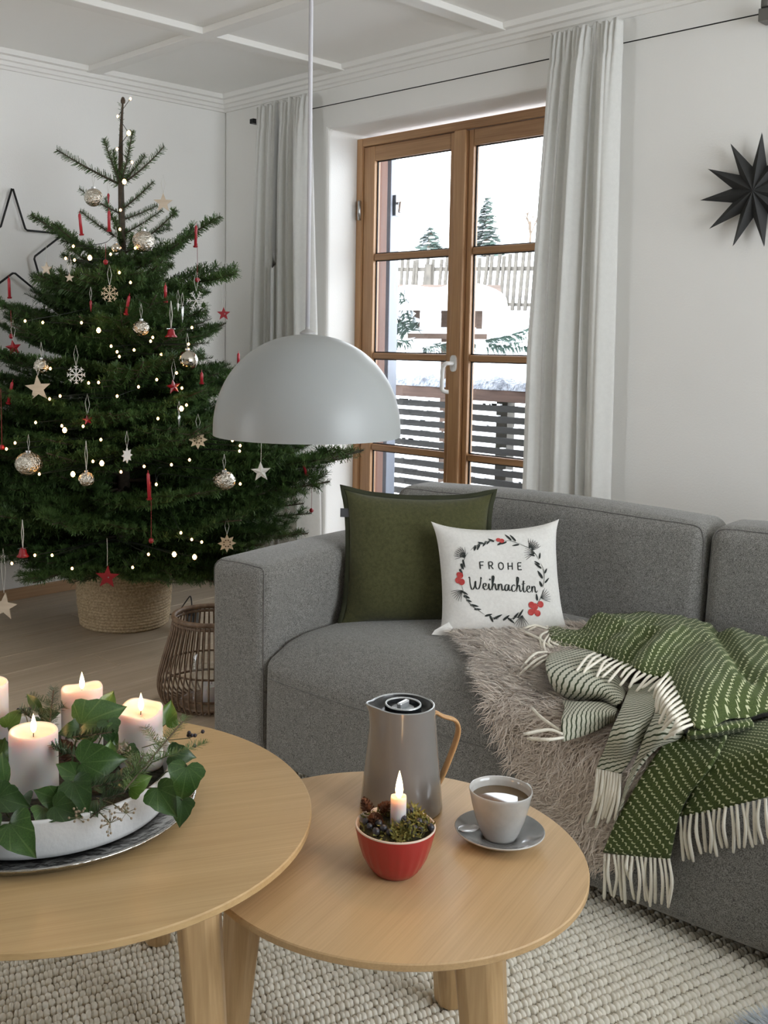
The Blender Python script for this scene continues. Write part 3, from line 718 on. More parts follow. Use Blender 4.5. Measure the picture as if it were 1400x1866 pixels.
def far_spray(root, base, direction, L, nb, seed, width=.25, rise=.2):
    """Loose conifer twig made of needles and snow flecks."""
    r = random.Random(seed); mb = MB(); sm = MB(); direction = Vector(direction).normalized()
    side = direction.cross(Vector((0, 0, 1))).normalized()
    for k in range(nb):
        t = k / nb; p = Vector(base) + direction * L * t + Vector((0, 0, rise * L * t * t))
        for s in (-1, 1):
            q = p + side * s * width * (1 - t * .7) * r.uniform(.6, 1.1) + direction * width * .5 + Vector((0, 0, r.uniform(-.06, .03)))
            m_ = (p + q) / 2; w = Vector((0, 0, .007))
            mb.add([p - w, p + w, q], [(0, 1, 2)])
            mb.add([m_ - direction * .012, m_ + direction * .012, q + Vector((0, 0, -.05))], [(0, 1, 2)])
            if r.random() < .5: sm.add([p + w, q + w * 1.5, m_ + direction * .05 + w * 2.2], [(0, 1, 2)])
    return mb, sm


fs = [((-.36, -.1, 1.12), (-1, -.4, -.2), .5, 1), ((-.30, -.25, 1.14), (-.6, -1, -.1), .4, 2), ((.1, -.26, 1.13), (.2, -1, -.15), .42, 3), ((.30, -.15, 1.13), (1, -.5, -.1), .55, 4), ((.3, .1, 1.15), (1, .3, .1), .4, 5), ((-.05, -.27, 1.13), (-.3, -1, -.3), .4, 6),
      ((-.3, -.2, 1.25), (-1, -.6, .7), .36, 7), ((-.26, -.22, 1.22), (-.3, -.8, .9), .3, 8), ((-.32, 0, 1.2), (-1, -.1, .9), .4, 9)]
for b, dd, L, sd in fs:
    mb, sm = far_spray(bf, b, dd, L, 30, sd, .10)
    mb.v += []; mb.build('fir_twig', M['needle_far'], bf); sm.build('twig_snow', M['snow'], bf)

# picket fence climbing the slope, beyond the garden
fc = empty('picket_fence', (-5.0, 8.0, 1.5), 0, 'leaning picket fence crossing the snowy slope behind the bird feeder', 'fence')
pk = MB().box((-.022, -.012, 0), (.022, .012, .74)).me('picket', M['fence'])
for k in range(40):
    x = -2.0 + k * .098
    link('picket', pk, fc, (x, rnd.uniform(-.02, .02), .06 + .02 * math.sin(x * 2.1) - .035 * x), (0, rnd.uniform(.02, .13), 0), (1, 1, rnd.uniform(.9, 1.1)))
for z, w in ((.16, .028), (.62, .034)):
    MB().add([(-2.1, -.02 + .03, z + .07), (1.95, .01, z - .07), (1.95, .04, z - .07), (-2.1, .04, z + .07), (-2.1, .01, z + .07 + w * 1.6), (1.95, .01, z - .07 + w * 1.6), (1.95, .04, z - .07 + w * 1.6), (-2.1, .04, z + .07 + w * 1.6)],
             [(0, 3, 2, 1), (4, 5, 6, 7), (0, 1, 5, 4), (1, 2, 6, 5), (2, 3, 7, 6), (3, 0, 4, 7)]).build('rail', M['fence'], fc)
MB().box((-.30, -.05, -.1), (-.22, .03, .72)).build('post', M['fence'], fc)


def far_tree(name, loc, h, r, label, seed, cat='tree', sparse=1.0):
    root = empty(name, loc, 0, label, cat); rr = random.Random(seed)
    MB().tube([(0, 0, 0), (0, 0, h)], [.12, .02], 6).build('trunk', M['bark'], root)
    mb = MB(); sm = MB()
    for k in range(int(420 * sparse)):
        t = rr.random() ** .8; z = h * (.06 + .93 * t); R = r * (1 - t) + .12; a = rr.uniform(0, 2 * PI)
        l = R * rr.uniform(.45, 1.05); dr = Vector((math.cos(a), math.sin(a), -.22)); sd = Vector((-math.sin(a), math.cos(a), 0))
        p = Vector((0, 0, z)) + dr * l * .45; q = Vector((0, 0, z)) + dr * l; w = .11 * (1 - t) + .04
        mb.add([p - sd * w * .5, p + sd * w * .5, q + sd * w, q - sd * w + Vector((0, 0, -.06))], [(0, 1, 2, 3)])
        if rr.random() < .62: sm.add([p - sd * w + Vector((0, 0, .05)), p + sd * w + Vector((0, 0, .05)), q + sd * w * .9 + Vector((0, 0, .05)), q - sd * w + Vector((0, 0, .04))], [(0, 1, 2, 3)])
    mb.build('foliage', M['needle_far'], root); sm.build('branch_snow', M['snow'], root)
    return root


far_tree('spruce', (-17.0, 25, 3.9), 1.95, .62, 'snow-dusted spruce on the hillside seen through the right window sash', 1)
far_tree('spruce', (-19.4, 25, 4.3), .75, .55, 'small snow-covered conifer on the hillside seen through the left window sash', 2, sparse=.35)
bt = empty('bare_tree', (-15.3, 25, 4.0), 0, 'bare snowy tree standing right of the hillside spruce', 'tree')
mb = MB(); rr = random.Random(9)
def grow(p, dr, L, r, dep):
    q = p + dr * L; mb.tube([p, (p + q) / 2 + Vector((rr.uniform(-.04, .04), 0, .02)), q], [r, r * .8, r * .6], 5, False)
    if dep == 0: return
    for _ in range(3): grow(p + dr * L * rr.uniform(.5, 1), (dr + Vector((rr.uniform(-.8, .8), rr.uniform(-.5, .5), rr.uniform(-.2, .5)))).normalized(), L * rr.uniform(.5, .75), r * .6, dep - 1)
grow(Vector((0, 0, 0)), Vector((0, 0, 1)), .9, .04, 4)
mb.build('branches', M['bark'], bt)
# ================================================================== CURTAINS, WIRE, LAMP, WALL STARS
M['fringe'] = plain('cream_wool', (.84, .80, .69), .95, bump=(500, .0008))


def curtain(name, xa, xb, ztop, seed, label, flare=(0, 0), folds=5, y0=-.075, pleats=15):
    r = random.Random(seed); nu, nv = 170, 52; V = []
    cuts = [0.0] + sorted(r.uniform(.08, .95) * .55 + .45 * (k + .5) / folds for k in range(folds - 1)) + [1.0]
    am = [r.uniform(.65, 1.3) for _ in range(folds)]; dr = [r.uniform(-.035, .035) for _ in range(folds + 1)]
    for j in range(nv):
        s = (j / (nv - 1)) ** 1.35; z = ztop * (1 - s) + .02 * s
        top = math.exp(-(ztop - z) / .16)
        cc = [min(1, max(0, c + (d_ * s if 0 < c < 1 else 0))) for c, d_ in zip(cuts, dr)]
        for i in range(nu):
            u = i / (nu - 1)
            x = xa + (xb - xa) * u + flare[0] * (1 - u) * min(1, s * 2) + flare[1] * u * s
            k = 0
            while k < folds - 1 and u > cc[k + 1]: k += 1
            f = (u - cc[k]) / max(.02, cc[k + 1] - cc[k])
            bulge = -(abs(math.sin(PI * f)) ** .75) * .046 * am[k]            # rounded fold towards the room
            ripple = .004 * math.sin(2 * PI * (2.3 * f + .7 * k) + 4 * s)
            pl = .0095 * math.sin(2 * PI * u * pleats + seed + .8 * math.sin(9 * u))
            pinch = .004 * math.exp(-((ztop - z - .10) / .014) ** 2)
            y = (bulge + ripple) * (1 - .78 * top) + pl * top + pinch + .008
            x += (.012 * am[k] * math.sin(2 * PI * f)) * (1 - top) * .6
            zz = z + (.012 * math.sin(2 * PI * u * pleats * .5 + seed) * (.6 + .4 * math.sin(23 * u)) if j == 0 else 0)
            V.append((x - xa, y, zz))
    o = link(name, mesh(name, V, grid_faces(nv, nu), M['curtain']), None, (xa, y0, 0))
    sd = o.modifiers.new('hem', 'SOLIDIFY'); sd.thickness = .002
    return tag(o, label, 'curtain')


curtain('curtain', .335, .715, 2.30, 3, 'white linen curtain hanging in the corner behind the tree and lamp cord', (-.045, .10), 6)
curtain('curtain', 1.985, 2.275, 2.315, 8, 'white linen curtain hanging at the right side of the window above the sofa', (-.06, .04), 5)
cw = empty('curtain_wire', (.28, -.05, 2.245), 0, 'thin dark curtain wire stretched across the window wall', 'curtain wire')
MB().tube([(0, 0, 0), (1.2, 0, -.008), (2.47, 0, -.012)], .0022, 6).build('wire', M['dark_metal'], cw)
mb = MB().lathe([(0, -.004), (.011, -.004), (.011, .03), (0, .03)], 14); mb.v = [(x + 2.485, z - .002, y - .012) for x, y, z in mb.v]
mb.box((2.47, -.012, -.038), (2.52, .05, .002)); mb.lathe([(.0, .002), (.018, .002), (.018, .026), (.012, .03), (0, .03)], 16, (2.495, -.008, 0))
mb.build('wall_bracket', plain('bracket_metal', (.16, .155, .14), .4, .8), cw, bevel=.002)
mb = MB().box((-.02, -.004, -.01), (.006, .05, .012)); mb.build('wall_hook', M['dark_metal'], cw)

# pendant lamp
LP = (2.664, -1.944, .992)
lamp = empty('pendant_lamp', LP, 0, 'large white dome pendant lamp hanging in front of the window', 'lamp')
Rl, Hl = .1985, .212
prof = []
for t in np.linspace(0, PI / 2, 26): prof.append((Rl * math.cos(t) ** .93, .012 + (Hl - .012) * math.sin(t)))
prof = [(Rl, 0)] + prof[:-1] + [(.0002, Hl)]
inner = [(max(.0002, r - .0022), max(0.0004, z - .0022)) for r, z in reversed(prof)]
MB().lathe(prof + inner, 72).build('shade', M['white_lamp'], lamp, smooth=True)
MB().lathe([(.0001, Hl + .001), (.0165, Hl + .001), (.0165, Hl + .004), (.011, Hl + .008), (.005, Hl + .011), (.0048, Hl + .016), (.0001, Hl + .016)], 20).build('cord_grip', plain('grip_grey', (.36, .35, .34), .5), lamp, auto=40)
MB().tube([(0, 0, Hl + .012), (0.001, .0005, .6), (0, 0, CEIL - LP[2])], .0046, 10).build('cord', M['cord'], lamp, smooth=True)
MB().lathe([(.0001, Hl - .075), (.020, Hl - .075), (.020, Hl - .012), (.0001, Hl - .012)], 20).build('bulb_socket', M['white_plastic'], lamp, auto=40)
MB().lathe([(.0001, Hl - .155), (.015, Hl - .15), (.03, Hl - .12), (.026, Hl - .095), (.014, Hl - .075), (.0001, Hl - .075)], 20).build('bulb', plain('opal_bulb', (.7, .7, .68), .3), lamp, smooth=True)

# black wire star on the left wall
ws = empty('wire_star', (.022, -1.207, 1.571), 0, 'large black metal outline star hanging on the left wall beside the tree', 'wall star')
pts = []
for k in range(10):
    a = PI / 2 + k * PI / 5; r = .264 if k % 2 == 0 else .103
    pts.append((0, r * math.cos(a), r * math.sin(a)))
mb = MB(); L_ = []
for k in range(10):
    a, b = Vector(pts[k]), Vector(pts[(k + 1) % 10]); L_ += [a.lerp(b, .04), a.lerp(b, .5), a.lerp(b, .96)]
mb.tube(L_ + [L_[0], L_[1]], .0048, 8); mb.build('star_outline', M['dark_metal'], ws, smooth=True)

# folded black paper star on the window wall
ps = empty('paper_star', (2.762, -.012, 1.680), 0, 'folded black paper star on the wall at the right edge', 'wall star')
pm = plain('black_paper', (.022, .022, .021), .75, bump=(90, .0004))
vs = [(0, -.052, 0), (.0, -.034, .184), (.0235, -.020, .079), (-.0235, -.020, .079), (.012, -.004, .07), (-.012, -.004, .07), (0, -.004, 0), (0, -.026, .176)]
pt = mesh('point', vs, [(0, 2, 1), (0, 1, 3), (2, 4, 7, 1), (3, 1, 7, 5), (0, 6, 4, 2), (0, 3, 5, 6), (6, 5, 7, 4)], pm, False)
for k in range(11):
    a = math.radians(4 + k * 360 / 11)
    link('point', pt, ps, (0, 0, 0), (0, a, 0))
# ================================================================== SOFA
SA = .08; SO = Vector((1.989, -1.670, 0)); ca, sa = math.cos(SA), math.sin(SA)


def SW(u, w, z): return Vector((SO.x + u * ca - w * sa, SO.y + u * sa + w * ca, z))


sofa = empty('sofa', SO, SA, 'grey wool corner sofa with low arm and thick back below the window', 'sofa')


def cushion_box(name, at, size, r, puff, parent=sofa, n=9, shear=0.0, mat='sofa'):
    vs, fs = softbox(size, r, n, puff)
    vs = [(x, y + shear * z, z) for x, y, z in vs]
    return link(name, mesh(name, vs, fs, M[mat]), parent, at)


from mathutils.bvhtree import BVHTree


def seam(o, pts, r=.002, parent=None):
    """Stitched seam lying on the surface of an upholstered piece."""
    t = BVHTree.FromPolygons([v.co for v in o.data.vertices], [tuple(p.vertices) for p in o.data.polygons]); P = []
    for p in catmull(pts, 14):
        c, n, _, _ = t.find_nearest(Vector(p) - o.location); P.append(c + n * r * .25 + o.location)
    return MB().tube(P, r, 6).build('seam', M['seam'], sofa, smooth=True)


arm = cushion_box('arm', (0, 0, .045), (.212, .92, .535), .034, (.006, .004, .006, 0, 0, .018))
seam(arm, [(.0, .0, .50), (.004, -.0, .57), (.03, -.0, .60), (.11, -.0, .61), (.19, -.0, .60), (.212, .0, .575), (.212, .0, .5), (.212, .0, .3), (.212, .0, .09)])


def soft_seat(a, b):
    vs, fs = softbox((b - a, .93, .335), .03, 15, (.001, .001, .012, 0, 0, .026))
    out_ = []
    for x, y, z in vs:
        k = max(0, (.15 - y) / .15); z -= .060 * k ** 2.0 * max(0, z / .335) ** 3
        out_.append((x, y + .004 * max(0, z / .335) ** 2, z))
    return link('seat', mesh('seat', out_, fs, M['sofa']), sofa, (a, -.006, .045))


for k, (a, b) in enumerate(((.2135, 1.027), (1.0295, 1.86))):
    so_ = soft_seat(a, b)
    seam(so_, [(a + .004, -.02, .285), (a + .2, -.03, .285), ((a + b) / 2, -.03, .285), (b - .2, -.03, .285), (b - .004, -.02, .285)], .0014)
for k, (a, b) in enumerate(((.012, 1.066), (1.072, 1.905))):
    bo = cushion_box('backrest', (a, .775, .045), (b - a, .20, .655), .042, (.0, .0, .014, 0, 0, .022), n=14, shear=.10)
    zz = .700; y_ = .775 + .1 * .655
    seam(bo, [(a, y_, zz - .16), (a - .0, y_ - .0, zz - .03), (a + .03, y_ - .01, zz + .03), (a + .2, y_ - .02, zz + .04), ((a + b) / 2, y_ - .02, zz + .045), (b - .2, y_ - .02, zz + .04), (b - .03, y_ - .01, zz + .03), (b, y_, zz - .03), (b, y_, zz - .16)], .0022)
cushion_box('arm', (1.865, 0, .045), (.212, .92, .535), .034, (.006, .004, .006, 0, 0, .022))
# unseen sofa end and backrest, added to block light from the right window
vs, fs = softbox((.80, 1.02, .34), .035, 9, (.002, .002, .006, 0, 0, .02))
link('added_chaise', mesh('added_chaise', vs, fs, M['sofa']), sofa, (2.082, -1.02, .045))
vs, fs = softbox((.20, 1.96, .655), .042, 9, (.006, 0, .002, 0, 0, .02))
link('backrest', mesh('backrest', vs, fs, M['sofa']), sofa, (2.888, -1.02, .045))  # added with the sofa end, blocks more of the right-hand light
fm = MB().box((-.03, -.03, 0), (.03, .03, .05)).me('foot', M['black'])
for u, w in ((.08, .10), (.08, .86), (1.0, .16), (1.0, .86), (1.95, .10), (1.95, .86)): link('foot', fm, sofa, (u, w, 0))

# ------------------------------------------------------------------ throw cushions


def cushion_surf(w, h, t, edge, lift):
    """Returns f(u, v, side) for u, v in -1..1: a stuffed square with drawn-in sides, corners reaching out."""
    def f(u, v, side):
        x = u * w / 2 * (1 - edge[0] * (1 - v * v) * abs(u)); z = v * h / 2 * (1 - edge[1] * (1 - u * u) * max(0, v) - edge[2] * (1 - u * u) * max(0, -v))
        th = t * (max(0, 1 - u ** 4) * max(0, 1 - v ** 4)) ** .62
        wr = .0022 * math.sin(7 * u + 5 * v) * max(0, 1 - u * u) + .002 * math.sin(13 * v - 6 * u + 1) * (1 - v * v) + lift(u, v)
        y = side * th * (.62 if side < 0 else .5) + (wr if side < 0 else 0) * min(1, th / (t * .3))
        ear = 1 + .055 * (u * u * v * v) ** 4
        return Vector((x * ear, y, z * ear + h / 2))
    return f


def cushion(name, f, loc, yaw, tilt, roll, mat, label, flange=0.0, n=34):
    root = empty(name, loc, 0, label, 'cushion'); root.rotation_mode = 'XYZ'
    root.rotation_euler = Euler((0, 0, 0)); root.matrix_basis = Matrix.Translation(loc) @ Matrix.Rotation(yaw, 4, 'Z') @ Matrix.Rotation(tilt, 4, 'X') @ Matrix.Rotation(roll, 4, 'Y')
    g = [math.sin(a) for a in np.linspace(-PI / 2, PI / 2, n)]
    V = [f(u, v, s) for s in (-1, 1) for v in g for u in g]
    F = grid_faces(n, n) + [tuple(reversed(q)) for q in grid_faces(n, n, n * n)]
    me = mesh(name + '_cover', V, F, mat); bm = bmesh.new(); bm.from_mesh(me); bmesh.ops.remove_doubles(bm, verts=bm.verts, dist=.0004); bm.to_mesh(me); bm.free()
    link('cover', me, root)
    return root


fg = cushion_surf(.412, .372, .095, (.05, .085, .03), lambda u, v: .004 * math.sin(4 * u + 2) * v)
yaw = math.atan2(.7276, .686)
gp = Vector((2.365, -1.215, .384))
gc = cushion('cushion', fg, gp, yaw - .02, math.radians(-14), .015, M['green_linen'], 'large plain olive green linen cushion in the sofa corner')
# flat sewn flange around the edge
rim = []
for t in np.linspace(-1, 1, 30)[:-1]: rim.append((t, -1))
for t in np.linspace(-1, 1, 30)[:-1]: rim.append((1, t))
for t in np.linspace(-1, 1, 30)[:-1]: rim.append((-t, 1))
for t in np.linspace(-1, 1, 30)[:-1]: rim.append((-1, -t))
V = []
for k, (u, v) in enumerate(rim):
    p = fg(u, v, -1); o_ = Vector((u if abs(u) == 1 else 0, 0, v if abs(v) == 1 else 0)) * .013
    if abs(u) > .97 and abs(v) > .97: o_ = Vector((math.copysign(.012, u), 0, math.copysign(.012, v)))
    wv = .005 * math.sin(k * .7) + .003 * math.sin(k * 1.7)
    V += [p + Vector((0, -.004, 0)), p + o_ + Vector((0, -.003 + wv, 0)), p + o_ + Vector((0, .003 + wv, 0)), p + Vector((0, .004, 0))]
n_ = len(rim); F = []
for k in range(n_):
    a, b = k * 4, ((k + 1) % n_) * 4
    F += [(a, b, b + 1, a + 1), (a + 1, b + 1, b + 2, a + 2), (a + 2, b + 2, b + 3, a + 3)]
link('flange', mesh('flange', V, F, plain('olive_edge', (.028, .031, .013), .95)), gc)
MB().box((-.226, -.004, .300), (-.190, .003, .325)).build('side_tag', plain('tag_grey', (.06, .06, .065), .8), gc)

fw = cushion_surf(.345, .305, .085, (.06, .13, .03), lambda u, v: .005 * math.sin(3 * u) * max(0, -v) + .004 * math.exp(-((u) / .12) ** 2) * max(0, v - .6) * -4)
wp = Vector((2.620, -1.150, .398))
wc = cushion('cushion', fw, wp, yaw + .05, math.radians(-20), -.02, M['cream_linen'], 'smaller white cushion printed with a wreath and German Christmas greeting')
# sewn corner ear at lower left
MB().add([(-.14, -.02, .02), (-.165, -.03, -.004), (-.205, -.035, .0), (-.195, -.03, .012), (-.15, -.02, .035), (-.14, .01, .015), (-.2, -.02, .002)], [(0, 1, 2, 3, 4), (5, 4, 3, 6), (5, 6, 2, 1)]).build('corner_ear', M['cream_linen'], wc)


def on_cushion(px, py, lift=.0012):
    """Print drawn in a 200 x 200 layout on the front of the white cushion."""
    u, v = px / 107.0, py / 95.0
    p = fw(u, v, -1); e = .02
    q, r = fw(u + e, v, -1), fw(u, v + e, -1)
    n = (q - p).cross(r - p).normalized()
    return p + n * lift, n


def ribbon(mb, pts, w0, w1=None, per=5, lift=.0012, taper=True):
    P = catmull([(x, y, 0) for x, y in pts], per); n = len(P); vs = []
    for i, p in enumerate(P):
        t = P[min(i + 1, n - 1)] - P[max(i - 1, 0)]; L = math.hypot(t[0], t[1]) or 1
        nx, ny = -t[1] / L, t[0] / L
        w = w0 if w1 is None else w0 + (w1 - w0) * abs(ny * 0 + nx)
        if taper: w *= min(1, .45 + 2.2 * min(i, n - 1 - i) / n)
        vs.append(on_cushion(p[0] + nx * w / 2, p[1] + ny * w / 2, lift)[0]); vs.append(on_cushion(p[0] - nx * w / 2, p[1] - ny * w / 2, lift)[0])
    mb.add(vs, [(2 * i, 2 * i + 1, 2 * i + 3, 2 * i + 2) for i in range(n - 1)])


def leaf_print(mb, x, y, a, L, w):
    o = []
    for t in np.linspace(0, 2 * PI, 12, endpoint=False):
        lx, ly = L / 2 * math.cos(t) + L / 2, w / 2 * math.sin(t) * (1 - .35 * math.cos(t))
        o.append((x + lx * math.cos(a) - ly * math.sin(a), y + lx * math.sin(a) + ly * math.cos(a)))
    mb.add([on_cushion(*p)[0] for p in o], [tuple(range(12))])


def dot(mb, x, y, r, lift=.0015):
    mb.add([on_cushion(x + r * math.cos(t), y + r * math.sin(t), lift)[0] for t in np.linspace(0, 2 * PI, 14, endpoint=False)], [tuple(range(14))])


ink = MB(); word = MB(); gre = MB(); red = MB()
# printed words; capitals first
caps = {'F': [[(0, 0), (0, 1)], [(0, 1), (.62, 1)], [(0, .5), (.5, .5)]], 'R': [[(0, 0), (0, 1)], [(0, 1), (.45, 1), (.6, .76), (.42, .5), (0, .47)], [(.25, .48), (.65, 0)]],
        'O': [[(.35, 1), (.02, .75), (.02, .25), (.35, 0), (.7, .25), (.7, .75), (.35, 1)]], 'H': [[(0, 0), (0, 1)], [(.65, 0), (.65, 1)], [(0, .5), (.65, .5)]],
        'E': [[(0, 0), (0, 1)], [(0, 1), (.58, 1)], [(0, .52), (.5, .52)], [(0, 0), (.58, 0)]]}
for ch, x0, y0 in (('F', -41, 11.6), ('R', -25.5, 11), ('O', -8.2, 10.2), ('H', 8.4, 9.6), ('E', 25.4, 9)):
    for st in caps[ch]: ribbon(word, [(x0 + 11 * a, y0 + 12.5 * b) for a, b in st], 1.9, per=6 if len(st) > 2 else 3, taper=False)
scr = {'W': ([[(-.1, 1.7), (.05, 1.8), (.08, 1.0), (.2, .15), (.38, .02), (.6, .5), (.72, 1.2), (.72, .4), (.88, .02), (1.12, .25), (1.32, 1.1), (1.35, 1.75), (1.45, 1.5)]], 1.5),
       'e': ([[(-.1, .25), (.15, .42), (.38, .62), (.34, .92), (.14, .85), (.06, .4), (.24, .04), (.48, .12), (.62, .35)]], .62),
       'i': ([[(-.02, .35), (.1, .92), (.08, .3), (.2, .03), (.38, .28)]], .38),
       'h': ([[(-.05, .3), (.2, 1.1), (.34, 1.85), (.2, 2.0), (.12, 1.4), (.06, .02)], [(.06, .3), (.24, .86), (.40, .85), (.42, .3), (.52, .03), (.7, .3)]], .7),
       'n': ([[(-.02, .4), (.08, .9), (.06, .03)], [(.06, .4), (.24, .88), (.40, .82), (.42, .25), (.52, .03), (.7, .3)]], .7),
       'u': ([[(-.02, .4), (.08, .9), (.08, .25), (.22, .03), (.42, .3), (.48, .9), (.46, .25), (.58, .03), (.74, .3)]], .74),
       'a': ([[(.5, .78), (.28, .92), (.06, .5), (.14, .05), (.36, .2), (.52, .85), (.5, .25), (.62, .03), (.78, .3)]], .78),
       'c': ([[(.46, .72), (.32, .92), (.06, .6), (.12, .08), (.36, .05), (.58, .32)]], .58),
       't': ([[(-.02, .3), (.16, 1.0), (.22, 1.6), (.16, .8), (.18, .12), (.32, .03), (.5, .3)], [(-.06, 1.12), (.42, 1.22)]], .5)}
cx, xh = -61.5, 12.2
adv = sum(scr[c][1] for c in 'Weihnachten'); k_ = 119.0 / (adv * xh)
for c in 'Weihnachten':
    for st in scr[c][0]:
        ribbon(word, [(cx + a * xh * k_, -22.5 - (cx + 60) * .075 + b * (xh if c != 'W' else 11.5)) for a, b in st], .9, 2.5, per=6)
    if c == 'i': dot(word, cx + 2.4 * k_ + 1, -22.5 - (cx + 60) * .075 + xh * 1.5, 1.5)
    cx += scr[c][1] * xh * k_
# wreath: stem arcs, leaves, pine tufts, berries
RX, RY, CX, CY = 74, 70, -3, -4
pt_ = lambda d, k=1.0: (CX + RX * k * math.cos(math.radians(d)), CY + RY * k * math.sin(math.radians(d)))
for a, b in ((95, 135), (100, 120), (140, 176), (188, 242), (250, 262), (276, 292), (310, 342), (345, 20), (25, 62), (62, 86)):
    if b < a: b += 360
    ribbon(gre, [pt_(q, 1 + .015 * math.sin(q)) for q in np.linspace(a, b, 6)], 1.1, per=4)
rl = random.Random(4)
for d0 in (97, 102, 107, 112, 117, 124, 152, 158, 166, 196, 203, 210, 218, 226, 243, 249, 255, 268, 274, 281, 287, 318, 324, 346, 352, 358, 5, 12, 18, 26, 33, 62, 68, 74, 80, 84):
    s = rl.choice((-1, 1)); x, y = pt_(d0, 1 + .03 * s)
    leaf_print(ink, x, y, math.radians(d0 + (90 if d0 < 180 or d0 > 300 else -90) + s * -38) if d0 < 90 or d0 > 300 else math.radians(d0 + 90 + s * 40), rl.uniform(10, 17) * (1.25 if 240 < d0 < 290 else 1), rl.uniform(3, 4.6))
for d0, a0 in ((146, 150), (149, 120), (196, 215), (42, 60), (36, 170), (330, 15), (294, 265), (48, 40)):
    x, y = pt_(d0, 1.0)
    for k in range(7): 
        a = math.radians(a0 + (k - 3) * 13); ribbon(ink, [(x, y), (x + 9 * math.cos(a), y + 9 * math.sin(a)), (x + 20 * math.cos(a + .08), y + 20 * math.sin(a + .08))], .9, per=3)
for x, y, r in ((-4.5, 67, 4), (1, 65, 4.3), (-77, 2, 5.5), (-81, -6, 5.2), (-75, -9, 5.5), (-79, 4, 4), (44, -51, 5.6), (50, -54, 6), (61, -50, 5.6), (43, -63, 5.8), (55, -65, 5.4), (49, -61, 5)): dot(red, x, y, r)
for nm, m_, b_ in (('greeting_print', M['ink'], word), ('leaf_print', M['ink'], ink), ('stem_print', M['ink_grey'], gre), ('berry_print', M['ink_red'], red)):
    pr_ = b_.build(nm, m_, wc)
    if nm != 'greeting_print': pr_['kind'] = 'stuff'
# ================================================================== SHEEPSKIN AND THROW ON THE SOFA


def throw_mat(name, base, base2, line, period, duty, wig, broken):
    """Woven throw: wavy stitched lines across the cloth, from the UV map (metres)."""
    m, nt, b = nodes(name)
    uvn = nt.nodes.new('ShaderNodeTexCoord'); sp = nt.nodes.new('ShaderNodeSeparateXYZ'); nt.links.new(uvn.outputs['UV'], sp.inputs[0])
    def mt(op, a, b_=None, c_=None):
        n = nt.nodes.new('ShaderNodeMath'); n.operation = op
        for i, q in enumerate((a, b_, c_)):
            if q is None: continue
            if isinstance(q, (int, float)): n.inputs[i].default_value = q
            else: nt.links.new(q, n.inputs[i])
        return n.outputs[0]
    u, v = sp.outputs['X'], sp.outputs['Y']
    w = mt('MULTIPLY', mt('SINE', mt('MULTIPLY', u, 2 * PI / .0145)), wig)
    row = mt('FLOOR', mt('DIVIDE', v, period))
    k = mt('FRACT', mt('ADD', mt('DIVIDE', v, period), w))
    tri = mt('ABSOLUTE', mt('SUBTRACT', k, .5))
    on = mt('LESS_THAN', tri, duty / 2)
    if broken:
        ph = mt('FRACT', mt('ADD', mt('DIVIDE', u, .0145), mt('MULTIPLY', row, .5)))
        on = mt('MULTIPLY', on, mt('LESS_THAN', ph, broken))
    n1 = N(nt, 'ShaderNodeTexNoise', Scale=500, Detail=2); nt.links.new(coords(nt), n1.inputs['Vector'])
    n2 = N(nt, 'ShaderNodeTexNoise', Scale=14, Detail=2); nt.links.new(coords(nt), n2.inputs['Vector'])
    bc = ramp(nt, n1.outputs['Fac'], [(.35, base), (.65, base2)])
    mx = nt.nodes.new('ShaderNodeMix'); mx.data_type = 'RGBA'; nt.links.new(on, mx.inputs['Factor']); nt.links.new(bc, mx.inputs['A']); mx.inputs['B'].default_value = c4(line)
    nt.links.new(mx.outputs['Result'], b.inputs['Base Color'])
    b.inputs['Roughness'].default_value = .95; b.inputs['Sheen Weight'].default_value = .06
    bp = N(nt, 'ShaderNodeBump', Strength=.8, Distance=.0012)
    nt.links.new(mt('ADD', mt('MULTIPLY', n1.outputs['Fac'], .6), mt('MULTIPLY', on, .8)), bp.inputs['Height']); nt.links.new(bp.outputs['Normal'], b.inputs['Normal'])
    return m


M['throw_green'] = throw_mat('throw_green_face', (.034, .055, .009), (.078, .112, .024), (.56, .58, .36), .0138, .22, .12, .72)
M['throw_white'] = throw_mat('throw_pale_face', (.45, .46, .36), (.62, .60, .50), (.035, .05, .02), .0125, .30, .06, 0)
BO = (1.20, .25, .40)                                    # local base of the throw on the seat


